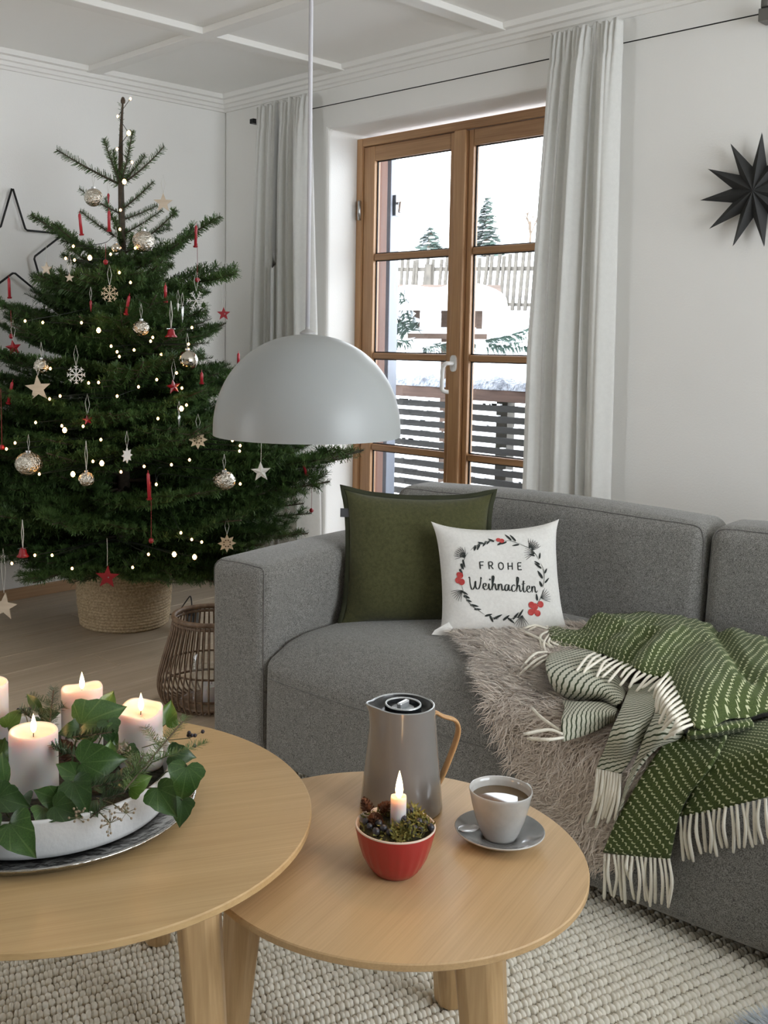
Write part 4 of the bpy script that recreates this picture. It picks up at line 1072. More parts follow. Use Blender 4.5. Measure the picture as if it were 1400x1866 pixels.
def sheet(name, rows, mats, angle, parent, per=6, wob=0.0, flip=False, plan=False, creases=()):
    P = np.array(rows, float) - np.array(BO)
    R1 = np.array([catmull([tuple(p) for p in r], per) for r in P])
    G = np.array([catmull([tuple(p) for p in R1[:, j]], per) for j in range(R1.shape[1])]).transpose(1, 0, 2)
    nr, nc = G.shape[:2]
    du = np.concatenate([[0], np.cumsum(np.linalg.norm(np.diff(G[nr // 2], axis=0), axis=1))])
    dv = np.concatenate([[0], np.cumsum(np.linalg.norm(np.diff(G[:, nc // 2], axis=0), axis=1))])
    c, s = math.cos(angle), math.sin(angle); mc = nc // 2
    du = np.concatenate([[0], np.cumsum(np.linalg.norm(np.diff(G, axis=1), axis=2).mean(0))])
    dv = np.concatenate([[0], np.cumsum(np.linalg.norm(np.diff(G, axis=0), axis=2).mean(1))])
    U, Vv = np.meshgrid(du, dv)
    if plan:                                            # cloth lying on the seat: the weave bends with the fold
        X_, Y_ = G[:, :, 0], G[:, :, 1]
        Vv = .985 * X_ + .17 * Y_ + .3 * G[:, :, 2]; U = Y_; c, s = 1.0, 0.0
    uv = np.stack([U * c - Vv * s, U * s + Vv * c], -1).reshape(-1, 2)
    if wob:
        for i in range(nr):
            for j in range(nc): G[i, j, 2] += wob * math.sin(11 * du[j] * 6 + 3 * dv[i] * 8) * math.sin(9 * dv[i] * 7 + 1)
    for (ax_, ay_, bx_, by_, am_, wd_) in creases:
        A_, B_ = np.array([ax_ - BO[0], ay_ - BO[1]]), np.array([bx_ - BO[0], by_ - BO[1]]); D_ = B_ - A_; L2 = D_ @ D_
        Q_ = G[:, :, :2] - A_; t_ = np.clip((Q_ @ D_) / L2, 0, 1); dd_ = np.linalg.norm(Q_ - t_[..., None] * D_, axis=2)
        G[:, :, 2] += am_ * np.exp(-(dd_ / wd_) ** 2)
    F = [tuple(reversed(f)) for f in grid_faces(nr, nc)]
    if flip: F = [tuple(reversed(f)) for f in F]
    me = mesh(name, G.reshape(-1, 3), F, mats=mats, uv=uv)
    o = link(name, me, parent)
    sd = o.modifiers.new('cloth', 'SOLIDIFY'); sd.thickness = .006; sd.offset = 0; sd.material_offset = 1
    return o


throw = empty('throw_blanket', SW(*BO), SA, 'crumpled green and cream striped wool throw with cream fringes on the sofa', 'blanket')
gw = [M['throw_green'], M['throw_white']]; wg = [M['throw_white'], M['throw_green']]
sheet('cloth_fold', SHEETS['main'], gw, 0, throw, per=9, wob=.003, plan=True, creases=((1.15, .72, 1.38, .25, -.028, .020), (1.12, .22, 1.06, .52, -.026, .018), (1.16, .24, 1.12, .55, .016, .022), (.88, .60, 1.0, .52, .018, .03), (1.30, .60, 1.42, .30, .018, .024), (.96, .40, 1.02, .62, -.014, .02), (1.25, .20, 1.20, .48, -.012, .03)))
sheet('cloth_fold', SHEETS['drape'], gw, math.radians(-46), throw)
sheet('cloth_fold', SHEETS['side'], gw, math.radians(-51), throw)
sheet('cloth_fold', SHEETS['roll'], wg, math.radians(70), throw)
sheet('cloth_fold', SHEETS['strap'], wg, math.radians(25), throw)
sheet('cloth_fold', SHEETS['edge'], wg, math.radians(20), throw)
sheet('cloth_fold', SHEETS['hem'], gw, math.radians(95), throw)
for a, m_, b_ in FRINGE:
    P = [Vector(p) - Vector(BO) for p in (a, m_, b_)]
    MB().tube(catmull(P, 5), [.0030] * 4 + [.0035] * 6 + [.0026], 6).build('fringe', M['fringe'], throw, smooth=True)

# sheepskin: hide plus hair strands
skin_poly = [(.57, .38), (.66, .29), (.76, .20), (.86, .07), (.95, -.02), (1.015, -.10), (1.03, -.19), (1.10, -.225), (1.20, -.25), (1.29, -.2), (1.34, 0), (1.30, .3), (1.12, .55), (.92, .66), (.76, .64), (.63, .52)]


def seat_path(s):
    """(w, z, normal w, normal z) at distance s from the front edge: s>0 along the seat top, s<0 down the front."""
    r = .06
    zt = .398
    if s > .05: return (s, zt - .0 * s, 0.0, 1.0)
    if s > -.045:
        a = (s + .045) / .095 * PI / 2
        return (-.016 + r - r * math.cos(a) * 1.0 - .0, zt - r + r * math.sin(a), -math.cos(a), math.sin(a))
    return (-.018, zt - r + (s + .045), -1.0, 0.0)


def in_poly(x, y, P):
    c = False; j = len(P) - 1
    for i in range(len(P)):
        if (P[i][1] > y) != (P[j][1] > y) and x < (P[j][0] - P[i][0]) * (y - P[i][1]) / (P[j][1] - P[i][1]) + P[i][0]: c = not c
        j = i
    return c


FO = (.95, .25, .40)
fur = empty('sheepskin', SW(*FO), SA, 'shaggy beige sheepskin draped over the seat edge under the throw', 'sheepskin')
smooth_poly = [tuple(p) for p in catmull(skin_poly, 5, closed=True)]
V = []; F = []; ng = 46; idx = {}
for i, u in enumerate(np.linspace(.5, 1.4, ng)):
    for j, s in enumerate(np.linspace(-.3, .72, ng)):
        if in_poly(u, s, smooth_poly):
            w, z, nw, nz = seat_path(s); idx[(i, j)] = len(V); V.append((u - FO[0], w + nw * .006 - FO[1], z + nz * .006 - FO[2]))
for (i, j) in idx:
    q = [(i, j), (i + 1, j), (i + 1, j + 1), (i, j + 1)]
    if all(k in idx for k in q): F.append(tuple(idx[k] for k in q))
M['hide'] = plain('sheepskin_hide', (.40, .34, .285), .95)
ho = link('hide', mesh('hide', V, F, M['hide']), fur); sd = ho.modifiers.new('thick', 'SOLIDIFY'); sd.thickness = .008; sd.offset = -.2
m, nt, b = nodes('sheepskin_hair')
gi = nt.nodes.new('ShaderNodeNewGeometry')
nt.links.new(ramp(nt, gi.outputs['Random Per Island'], [(0, (.48, .40, .33)), (.5, (.70, .61, .53)), (1, (.88, .80, .72))]), b.inputs['Base Color'])
b.inputs['Roughness'].default_value = .8; b.inputs['Sheen Weight'].default_value = .3
M['hair'] = m
NS = 26000; pts = []
while len(pts) < NS:
    u, s = nrs.uniform(.5, 1.4), nrs.uniform(-.3, .7)
    if in_poly(u, s, smooth_poly) and not (u > 1.15 and s > .08): pts.append((u, s))
SV = np.zeros((NS, 8, 3)); tuft = [(nrs.uniform(.5, 1.4), nrs.uniform(-.3, .7), nrs.uniform(-1, 1), nrs.uniform(-1, 1)) for _ in range(700)]
TA = np.array(tuft)
for k, (u, s) in enumerate(pts):
    w, z, nw, nz = seat_path(s)
    i = np.argmin((TA[:, 0] - u) ** 2 + (TA[:, 1] - s) ** 2)
    du, ds = TA[i, 2] * .6 - .55 + nrs.uniform(-.35, .35), TA[i, 3] * .6 - .55 + nrs.uniform(-.35, .35)
    L = nrs.uniform(.034, .066)
    # direction along the surface (u, s) lifted by the normal; tangent of s is (nz, -nw)
    t = np.array([du, ds * nz, -ds * nw * 1.0]); t /= max(.3, np.linalg.norm(t)); nn = np.array([0, nw, nz])
    p = np.array([u - FO[0], w - FO[1], z - FO[2]]) + nn * .006
    side = np.cross(t, nn); side /= max(1e-6, np.linalg.norm(side)); wd = .0010
    lift = nrs.uniform(.35, .8)
    for q, (f, wq) in enumerate(((0, 1), (.35, 1), (.7, .8), (1.0, .25))):
        c = p + L * (t * (f * (1 - lift * .4)) + nn * (lift * f * (1 - .55 * f))) + side * .006 * math.sin(f * 5 + k)
        if nz < .5: c = c + np.array([0, 0, -.012 * f * f])
        SV[k, 2 * q], SV[k, 2 * q + 1] = c + side * wd * wq, c - side * wd * wq
B = (np.arange(NS) * 8)[:, None, None]
Fq = np.array([[0, 1, 3, 2], [2, 3, 5, 4], [4, 5, 7, 6]])[None] + B
hair = link('hair', big_mesh('hair', SV.reshape(-1, 3), Fq.reshape(-1, 4), M['hair'], True), fur); hair['kind'] = 'stuff'

# corner of another pale fleece at the lower right, on the rug
fl = empty('fleece_footstool', (3.668, -1.785, 0), 0, 'pale blue-grey fleece pouf at the lower right edge', 'pouf')
vs = MB().lathe([(.0001, .0), (.065, .0), (.085, .02), (.09, .045), (.07, .07), (.04, .08), (.0001, .083)], 24)
vs.build('cover', plain('fleece_hide', (.42, .46, .50), .95), fl, smooth=True)
SV = []; 
for k in range(2600):
    a, h = nrs.uniform(0, 2 * PI), nrs.uniform(0, 1); r = .088 * math.sin(PI * (.12 + .8 * h)) + .006; z = .005 + .08 * h
    n_ = np.array([math.cos(a), math.sin(a), h - .4]); n_ /= np.linalg.norm(n_); p = np.array([r * math.cos(a), r * math.sin(a), z]); sd_ = np.array([-math.sin(a), math.cos(a), 0]) * .0012
    q = p + n_ * nrs.uniform(.012, .028) + nrs.uniform(-.01, .01, 3) + np.array([0, 0, -.004])
    SV += [p + sd_, p - sd_, q]
SV = np.array(SV); SV[:, 2] = np.maximum(SV[:, 2], .012)
hh = link('hair', big_mesh('fleece_hair', SV, np.arange(len(SV)).reshape(-1, 3), plain('fleece_hair', (.50, .55, .60), .9)), fl); hh['kind'] = 'stuff'

# ================================================================== LOOPED WOOL RUG
RA = math.radians(76); rx, ry = Vector((math.cos(RA), math.sin(RA), 0)), Vector((math.sin(RA), -math.cos(RA), 0))
RO = Vector((2.22, -3.30, 0))
rug = empty('wool_rug', RO, 0, 'cream wool rug of chunky looped rows under the coffee tables', 'rug')
def inside(p): return 2.26 < p.x + .0 and p.x < 3.98 and -3.35 < p.y < -1.38
C0 = np.array([0, 0, 0]); seg = 8
base = []
for t in np.linspace(0, 2 * PI, seg, endpoint=False): base.append((math.cos(t), math.sin(t), 0))
prot = [(x, y, .10) for x, y, z in base] + [(x * .8, y * .8, .62) for x, y, z in base] + [(0, 0, 1.0)]
pf = [(i, (i + 1) % seg, seg + (i + 1) % seg) for i in range(seg)] + [(i, seg + (i + 1) % seg, seg + i) for i in range(seg)] + [(seg + i, seg + (i + 1) % seg, 2 * seg) for i in range(seg)]
prot = np.array(prot); pf = np.array(pf); VV = []; n_l = 0
for ir in range(-60, 230):
    t = 0.0; rowj = rnd.uniform(-.001, .001)
    while t < 2.7:
        ln = rnd.uniform(.0095, .0130) if rnd.random() > .12 else rnd.uniform(.007, .0090)
        p = RO + rx * (t - .2) + ry * (ir * .0212 + rowj + rnd.uniform(-.002, .002) - .4); t += ln * .97
        if not inside(p): continue
        hz = rnd.uniform(.0110, .0145); hw = .0108 * rnd.uniform(.92, 1.08); sk = rnd.uniform(.1, .35)
        ax = (rx + ry * sk * .35).normalized(); ay = (ry - rx * sk).normalized()
        A = np.array([[ax.x * ln * .60, ay.x * hw, 0], [ax.y * ln * .60, ay.y * hw, 0], [0, 0, hz]])
        q = p - RO
        VV.append(prot @ A.T + np.array([q.x, q.y, .007])); n_l += 1
VV = np.array(VV); FF = (pf[None] + (np.arange(n_l) * len(prot))[:, None, None]).reshape(-1, 3)
lo = link('wool_loops', big_mesh('wool_loops', VV.reshape(-1, 3), FF, M['rug'], True), rug); lo['kind'] = 'stuff'
MB().box((.045, -.05, .001), (1.76, 1.92, .009)).build('backing', M['rug_base'], rug)
# ================================================================== COFFEE TABLES
def round_table(name, c, r, h, th, feet, label, mat, wleg):
    root = empty(name, (c[0], c[1], 0.0), 0, label, 'coffee table')
    prof = [(.0001, h - th), (r - .045, h - th), (r - .014, h - .016), (r - .003, h - .0125), (r, h - .010), (r, h - .0018), (r - .0018, h), (.0001, h)]
    MB().lathe(prof, 96).build('tabletop', mat, root, auto=25)
    for (a, rt, rb) in feet:
        a = math.radians(a); d = Vector((math.cos(a), math.sin(a), 0)); s = Vector((-d.y, d.x, 0)); zt = h - th - .001
        top, bot = d * rt + Vector((0, 0, zt)), d * rb + Vector((0, 0, .0165)); mb = MB(); L = []
        for k in range(9):
            t = k / 8; p = top.lerp(bot, t); w = wleg * (1 - .30 * t); dp = wleg * .78 * (1 - .26 * t); ch = .30
            sec = []
            for (x, y) in ((1, ch), (ch, 1), (-ch, 1), (-1, ch), (-1, -ch), (-ch, -1), (ch, -1), (1, -ch)):
                sec.append(p + s * (x * w / 2) + d * (y * dp / 2))
            L.append(sec)
        vs = [q - Vector((top.x, top.y, 0)) for sec in L for q in sec]; fs = [tuple(range(8))] + [tuple(reversed(range(64, 72)))]
        for k in range(8):
            for j in range(8): fs.append((k * 8 + j, (k + 1) * 8 + j, (k + 1) * 8 + (j + 1) % 8, k * 8 + (j + 1) % 8))
        me = mesh('leg', vs, fs, M['oak_leg'], True); lg = link('leg', me, root, (top.x, top.y, 0))
        bv = lg.modifiers.new('round', 'BEVEL'); bv.width = .004; bv.segments = 2; bv.limit_method = 'ANGLE'; bv.angle_limit = math.radians(30); sharp(me, 28)
    return root


BC, SC = (2.837, -2.641), (3.223, -2.284)
round_table('coffee_table', BC, .3986, .45, .020, ((119.7, .30, .353), (6, .31, .352), (240, .30, .353)), 'larger round oak coffee table carrying the candle wreath', M['oak_big'], .076)
round_table('coffee_table', SC, .2995, .40, .018, ((103, .20, .232), (-12, .205, .25), (227, .225, .258)), 'smaller round oak coffee table with jug and cup', M['oak_small'], .084)
ZB_, ZS = .4503, .4003

# ------------------------------------------------------------------ tray, stone bowl and advent candles
M['silver'] = plain('hammered_silver', (.52, .51, .49), .22, 1.0, bump=(55, .004))
M['stone'] = plain('pale_stone', (.60, .60, .585), .8, noise=(9, (.66, .66, .65), 4), bump=(120, .0006))
tr = empty('silver_tray', (2.805, -2.661, ZB_), 0, 'round hammered silver tray under the stone bowl', 'tray')
MB().lathe([(.0001, .0), (.225, .0), (.238, .006), (.246, .014), (.249, .0155), (.2485, .018), (.244, .0175), (.234, .010), (.222, .006), (.0001, .006)], 90).build('dish', M['silver'], tr, smooth=True)
bz_ = ZB_ + .0064
bw = empty('stone_bowl', (2.803, -2.660, bz_), 0, 'wide low pale stone bowl filled with ivy and candles', 'bowl')
MB().lathe([(.0001, 0), (.196, 0), (.204, .003), (.2065, .010), (.213, .058), (.2135, .062), (.210, .063), (.206, .060), (.198, .014), (.190, .010), (.0001, .010)], 90).build('bowl_wall', M['stone'], bw, smooth=True)
MB().lathe([(.0001, .011), (.192, .011), (.197, .034), (.15, .040), (.0001, .043)], 40).build('moss_filling', plain('dark_moss', (.012, .016, .008), .95, noise=(60, (.05, .04, .025)), bump=(60, .01)), bw, smooth=True)
M['wax'] = plain('candle_wax', (.66, .63, .61), .5, sub=.6)
M['wax'].node_tree.nodes['Principled BSDF'].inputs['Subsurface Radius'].default_value = (1.0, .38, .18)
M['wax'].node_tree.nodes['Principled BSDF'].inputs['Subsurface Scale'].default_value = .03
M['wick'] = plain('wick', (.02, .015, .01), .9)
m, nt, b = nodes('flame'); out_ = nt.nodes['Material Output']; nt.nodes.remove(b)
tc = nt.nodes.new('ShaderNodeTexCoord'); sx = nt.nodes.new('ShaderNodeSeparateXYZ'); nt.links.new(tc.outputs['Generated'], sx.inputs[0])
em = nt.nodes.new('ShaderNodeEmission'); nt.links.new(ramp(nt, sx.outputs['Z'], [(0, (1, .30, .06)), (.22, (1, .62, .25)), (.5, (1, .86, .58)), (1, (1, .74, .35))]), em.inputs['Color']); em.inputs['Strength'].default_value = 3.6
nt.links.new(em.outputs[0], out_.inputs['Surface']); M['flame'] = m


def candle(loc, r, h, label, seed, flame_h=.030, power=.32, slump=.0, lean=(0, 0), mat='wax'):
    root = empty('pillar_candle' if r > .015 else 'taper_candle', loc, 0, label, 'candle', 'lit candles in the ivy bowl' if r > .02 else None)
    rr = random.Random(seed); seg = 44; mb = MB(); rings = []
    prof = [(0.0, 0), (r * .97, 0), (r, .004), (r, h * .5), (r, h - .010), (r * 1.0, h - .003), (r * .965, h), (r * .86, h - .002), (r * .80, h - .008), (r * .5, h - .0105), (r * .1, h - .011)]
    vs = []
    ph = rr.uniform(0, 6)
    for (q, z) in prof:
        for k in range(seg):
            a = 2 * PI * k / seg; dz = 0
            if z > h - .013: dz = (slump * math.sin(a + ph) + slump * .55 * math.sin(3 * a + ph * 2)) * (1 if q > r * .83 else .35)
            vs.append((q * math.cos(a) * (1 + .006 * math.sin(3 * a + z * 50)), q * math.sin(a), z + dz))
    fs = grid_faces(len(prof), seg, 0, True) + [tuple(range((len(prof) - 1) * seg, len(prof) * seg))]
    mb.add(vs, fs).build('wax_body', M[mat], root, smooth=True)
    zt = h - .011
    MB().tube([(0, 0, zt - .002), (.0006, 0, zt + .005), (.0016, .0006, zt + .010)], .0008, 6).build('wick', M['wick'], root)
    k = flame_h / .03
    fp = [(.0002, 0), (.0026, .002), (.0042, .006), (.0048, .010), (.0043, .015), (.0030, .021), (.0014, .027), (.0002, .031)]
    fb = MB().lathe([(a * k ** .6, z * k) for a, z in fp], 16)
    fb.v = [(x + lean[0] * (z / .03) ** 2, y + lean[1] * (z / .03) ** 2, z) for x, y, z in fb.v]
    fl_ = fb.build('flame', M['flame'], root, smooth=True, loc=(.001, 0, zt + .006)); fl_.visible_shadow = True
    li = bpy.data.lights.new('flame_light', 'POINT'); li.energy = power; li.color = (1, .50, .20); li.shadow_soft_size = .012
    lo_ = bpy.data.objects.new('flame_light', li); scene.collection.objects.link(lo_); lo_.parent = root; lo_.location = (.001, 0, zt + .020 * k + .028)
    return root


zc = bz_ + .0435
candle((2.845, -2.694, zc - .012), .0375, .104, 'front white pillar candle, nearest the bowl rim', 1, power=.075)
candle((2.877, -2.517, zc - .004), .0362, .096, 'right white pillar candle with a curled melted rim', 2, slump=.005, power=.075)
candle((2.752, -2.551, zc - .004), .0350, .108, 'rear white pillar candle with a ragged melted rim', 3, slump=.004, power=.075)
candle((2.655, -2.678, zc - .004), .0375, .120, 'left white pillar candle cut by the picture edge', 4, power=.075)

# ivy leaves, fir sprigs, dried umbels and a cone around the candles
RIGHT = Vector((.686, .728, 0)); TOWARD = Vector((.72, -.68, .12)).normalized(); UPV = TOWARD.cross(RIGHT).normalized()
def leaf_mat(name, c1, c2, vein):
    m, nt, b = nodes(name); v = coords(nt)
    n = N(nt, 'ShaderNodeTexNoise', Scale=30, Detail=4); nt.links.new(v, n.inputs['Vector'])
    col = ramp(nt, n.outputs['Fac'], [(.3, c1), (.7, c2)])
    # pale veins radiating from the leaf base: |angle| pattern
    sp = nt.nodes.new('ShaderNodeSeparateXYZ'); nt.links.new(v, sp.inputs[0])
    at = N(nt, 'ShaderNodeMath', operation='ARCTAN2'); nt.links.new(sp.outputs['Y'], at.inputs[0]); nt.links.new(sp.outputs['X'], at.inputs[1])
    mu = N(nt, 'ShaderNodeMath', operation='MULTIPLY'); mu.inputs[1].default_value = 1.9; nt.links.new(at.outputs[0], mu.inputs[0])
    co = N(nt, 'ShaderNodeMath', operation='FRACT'); ad = N(nt, 'ShaderNodeMath', operation='ADD'); ad.inputs[1].default_value = 10.5; nt.links.new(mu.outputs[0], ad.inputs[0]); nt.links.new(ad.outputs[0], co.inputs[0])
    sb = N(nt, 'ShaderNodeMath', operation='SUBTRACT'); sb.inputs[1].default_value = .5; nt.links.new(co.outputs[0], sb.inputs[0])
    ab = N(nt, 'ShaderNodeMath', operation='ABSOLUTE'); nt.links.new(sb.outputs[0], ab.inputs[0])
    lt = N(nt, 'ShaderNodeMath', operation='LESS_THAN'); lt.inputs[1].default_value = .055; nt.links.new(ab.outputs[0], lt.inputs[0])
    hf = N(nt, 'ShaderNodeMath', operation='MULTIPLY'); hf.inputs[1].default_value = .45; nt.links.new(lt.outputs[0], hf.inputs[0])
    mx = nt.nodes.new('ShaderNodeMix'); mx.data_type = 'RGBA'; nt.links.new(hf.outputs[0], mx.inputs['Factor']); nt.links.new(col, mx.inputs['A']); mx.inputs['B'].default_value = c4(vein)
    nt.links.new(mx.outputs['Result'], b.inputs['Base Color']); b.inputs['Roughness'].default_value = .38
    return m
LM = [leaf_mat('ivy_dark', (.022, .060, .010), (.042, .098, .018), (.11, .17, .055)), leaf_mat('ivy_deep', (.014, .040, .008), (.028, .068, .014), (.07, .12, .04)),
      leaf_mat('ivy_mid', (.030, .075, .014), (.05, .11, .025), (.13, .19, .06)), leaf_mat('ivy_light', (.055, .115, .012), (.085, .16, .02), (.17, .24, .06))]
outl = [(0, 0), (-.10, .10), (-.13, .24), (-.06, .40), (.06, .50), (.18, .48), (.30, .40), (.48, .36), (.68, .24), (.85, .10), (1.0, 0)]
outl2 = [(0, 0), (.02, .07), (.10, .15), (.25, .20), (.45, .21), (.65, .17), (.85, .08), (1.0, 0)]
def ivy_mesh(shape, fold, curl, mat, key):
    o = outl if shape == 0 else outl2; V = []; n = len(o)
    cen = [(x, 0) for x in np.linspace(.0, 1, n)]
    for k in range(n):
        for f in (-1, -.5, 0, .5, 1):
            x = cen[k][0] * (1 - abs(f)) + o[k][0] * abs(f); y = o[k][1] * f
            V.append((x, y, -curl * (x - .3) ** 2 + fold * abs(y) + .05 * math.sin(7 * x + 5 * y + key) * abs(f)))
    return mesh('leaf', V, grid_faces(n, 5), mat)
VAR = {}
for k in range(4):
    for s in (0, 1):
        for q in range(3): VAR[(k, s, q)] = ivy_mesh(s, (.25, .45, .1)[q], (.35, .15, .6)[q], LM[k], q)
ivy = empty('ivy_garland', (2.803, -2.660, bz_ + .04), 0, 'glossy green ivy leaves wound between the pillar candles', 'ivy')
stem = []
for k, (x, y, z, s, a, kd) in enumerate(LEAVES):
    ar = math.radians(a); tip = (RIGHT * math.cos(ar) + UPV * math.sin(ar)).normalized()
    nrm = (TOWARD * rnd.uniform(.9, 1.1) + Vector((0, 0, rnd.uniform(.2, .6))) + Vector((rnd.uniform(-.22, .22), rnd.uniform(-.22, .22), 0))).normalized()
    tip = (tip - nrm * tip.dot(nrm)).normalized(); sd_ = nrm.cross(tip)
    base_ = Vector((x, y, z)) - tip * s * .45 + (TOWARD * .034 if k in (0, 25) else TOWARD * .012)
    o = link('leaf', VAR[(kd, 1 if kd == 2 and k % 2 else 0, k % 3)], ivy)
    rel = base_ - ivy.location; s_ = s * 1.0
    o.matrix_basis = Matrix(((tip.x * s_, sd_.x * s_, nrm.x * s_, rel.x), (tip.y * s_, sd_.y * s_, nrm.y * s_, rel.y), (tip.z * s_, sd_.z * s_, nrm.z * s_, rel.z), (0, 0, 0, 1)))
    q = rel.copy(); hub = Vector((q.x * .72, q.y * .72, .0)); stem.append((q, hub))
rv = random.Random(31); cps = ((2.845, -2.694), (2.877, -2.517), (2.752, -2.551), (2.655, -2.678))
for k in range(30):                                       # small dark leaves between the candles
    a, R_ = rv.uniform(0, 2 * PI), rv.uniform(.07, .195); p = Vector((R_ * math.cos(a), R_ * math.sin(a), rv.uniform(.004, .034)))
    if min(math.hypot(p.x + 2.803 - c[0], p.y - 2.660 - c[1]) for c in cps) < .048: continue
    s_ = rv.uniform(.024, .040); nrm = (Vector((rv.uniform(-.5, .5), rv.uniform(-.5, .5), 1)) + TOWARD * .6).normalized(); tip = Vector((math.cos(a), math.sin(a), -.2)); tip = (tip - nrm * tip.dot(nrm)).normalized(); sd_ = nrm.cross(tip)
    o = link('leaf', VAR[(rv.choice((0, 1, 1, 2)), 0, k % 3)], ivy)
    o.matrix_basis = Matrix(((tip.x * s_, sd_.x * s_, nrm.x * s_, p.x), (tip.y * s_, sd_.y * s_, nrm.y * s_, p.y), (tip.z * s_, sd_.z * s_, nrm.z * s_, p.z), (0, 0, 0, 1)))
mb = MB()
for q, h_ in stem: mb.tube([h_, h_.lerp(q, .5) + Vector((0, 0, .012)), q], .0011, 5)
mb.build('stems', plain('ivy_stem', (.06, .075, .03), .7), ivy)['kind'] = 'stuff'

M['fir'] = plain('fir_needle', (.020, .045, .014), .5, noise=(40, (.045, .085, .028)))
M['fir_light'] = plain('cypress_needle', (.055, .095, .02), .6, noise=(40, (.09, .14, .035)))


def needle_twig(mb, p, d, L, nl, step, width, r, upn=Vector((0, 0, 1)), flat=.6):
    d = d.normalized(); s = d.cross(upn); s = s.normalized() if s.length > .1 else d.orthogonal().normalized(); n = s.cross(d)
    for k in range(int(L / step)):
        t = k * step
        for sg in (-1, 1):
            a = r.uniform(-.5, 1.2) * (1 - flat) * 2 + r.uniform(-.25, .45)
            o_ = (s * sg * math.cos(a) + n * math.sin(a)); q = p + d * t
            tip = q + (o_ * r.uniform(.75, 1) + d * r.uniform(.35, .8)).normalized() * nl * r.uniform(.75, 1.05) * (1 - .35 * (t / L) ** 3)
            wv = d * width * .5
            mb.add([q - wv, q + wv, tip + wv * .6, tip - wv * .6], [(0, 1, 2, 3)])


for k, (a, b_) in enumerate(SPRIGS):
    a, b_ = Vector(a), Vector(b_); lab = ('dark fir sprig poking out of the ivy bowl front', 'fir sprig hanging over the stone bowl rim', 'light green cypress sprig beside the right candle', 'upright fir sprig left of the rear candle', 'fir sprig lying below the rear candle',
            'short fir sprig behind the front bowl rim', 'fir sprig at the left back of the bowl', 'small cypress sprig right of the front leaves', 'fir sprig between front and rear candles')[k]
    sp = empty('fir_sprig' if k not in (2, 7) else 'cypress_sprig', a, 0, lab, 'sprig'); mb = MB(); d = b_ - a; L = d.length * 1.15; r = random.Random(k)
    needle_twig(mb, Vector((0, 0, 0)), d, L, .017, .0016, .0016, r)
    for t, s in ((.25, -1), (.4, 1), (.6, -1)):
        dd = (d.normalized() + d.normalized().cross(Vector((0, 0, 1))) * s * .8).normalized(); needle_twig(mb, d * t, dd, L * .42, .014, .0017, .0015, r)
    mb.build('needles', M['fir_light' if k in (2, 7) else 'fir'], sp)
    MB().tube([(0, 0, 0), d * .5, d * 1.05], .0013, 5).build('twig', M['bark'], sp)
M['seed'] = plain('dried_seed', (.30, .24, .165), .8); M['berry'] = plain('dark_berry', (.018, .012, .02), .45)
for k, u in enumerate(UMBELS):
    dark = k in (2, 3)
    lab = ('dried ivy flower heads hanging over the front rim', 'dried ivy flower heads right of the hanging fir', 'dark berries sticking out at the right of the bowl', 'dark berries at the left back of the bowl', 'small dried flower head below the front leaves', 'dried flower head before the right candle')[k]
    um = empty('berry_sprig' if dark else 'dried_umbel', u, 0, lab, 'berries' if dark else 'dried flowers'); r = random.Random(k + 20); st = MB(); sd = MB()
    for j in range(6 if dark else 20):
        v = Vector((r.uniform(-1, 1), r.uniform(-1, 1), r.uniform(-.5, 1))).normalized() * r.uniform(.008, .017)
        if k == 2: v += RIGHT * .008
        st.tube([(0, 0, 0), v * .6, v], .0004, 4); 
        q = MB().lathe([(.0001, -1), (.7, -.7), (1, 0), (.7, .7), (.0001, 1)], 7); R_ = .0034 if dark else .0019
        sd.add([(x * R_ + v.x, y * R_ + v.y, z * R_ + v.z) for x, y, z in q.v], q.f)
    hub = Vector((2.803, -2.66, bz_ + .05)) - Vector(u); st.tube([(0, 0, 0), hub * .15 + Vector((0, 0, .004)), hub * .32], .0009, 5)
    st.build('stalks', plain('stalk_%d' % k, (.16, .15, .08), .8), um); sd.build('seeds', M['berry' if dark else 'seed'], um, smooth=True)


def pine_cone(loc, L, R, label, rot, group=None, col=(.06, .03, .018), col2=(.16, .085, .05)):
    root = empty('pine_cone', loc, 0, label, 'pine cone', group); root.rotation_euler = rot
    cm = plain('cone_scale', col, .7, noise=(90, col2)); MB().lathe([(.0001, 0), (R * .34, L * .1), (R * .38, L * .5), (R * .15, L * .9), (.0001, L * .95)], 10).build('core', cm, root, smooth=True)
    sc_ = mesh('scale', [(0, -.5, 0), (0, .5, 0), (.8, .62, .25), (1.1, 0, .42), (.8, -.62, .25), (.55, 0, .02)], [(0, 5, 4), (0, 1, 5), (1, 2, 5), (2, 3, 5), (3, 4, 5)], cm, False)
    k = 0
    for i in range(42):
        t = i / 42; a = i * 2.39996; r = R * (.45 + .35 * math.sin(PI * min(1, t * 1.05 + .12))) * (1 if t < .8 else .7)
        s = R * .60 * (1 - .5 * t)
        link('scale', sc_, root, (r * .62 * math.cos(a), r * .62 * math.sin(a), L * (.06 + .86 * t)), (0, -.05 - 1.0 * t, a), (s, s, s))
    return root


pine_cone((2.806, -2.610, bz_ + .050), .05, .022, 'dark cone between the pillar candles', (.5, .3, 0))

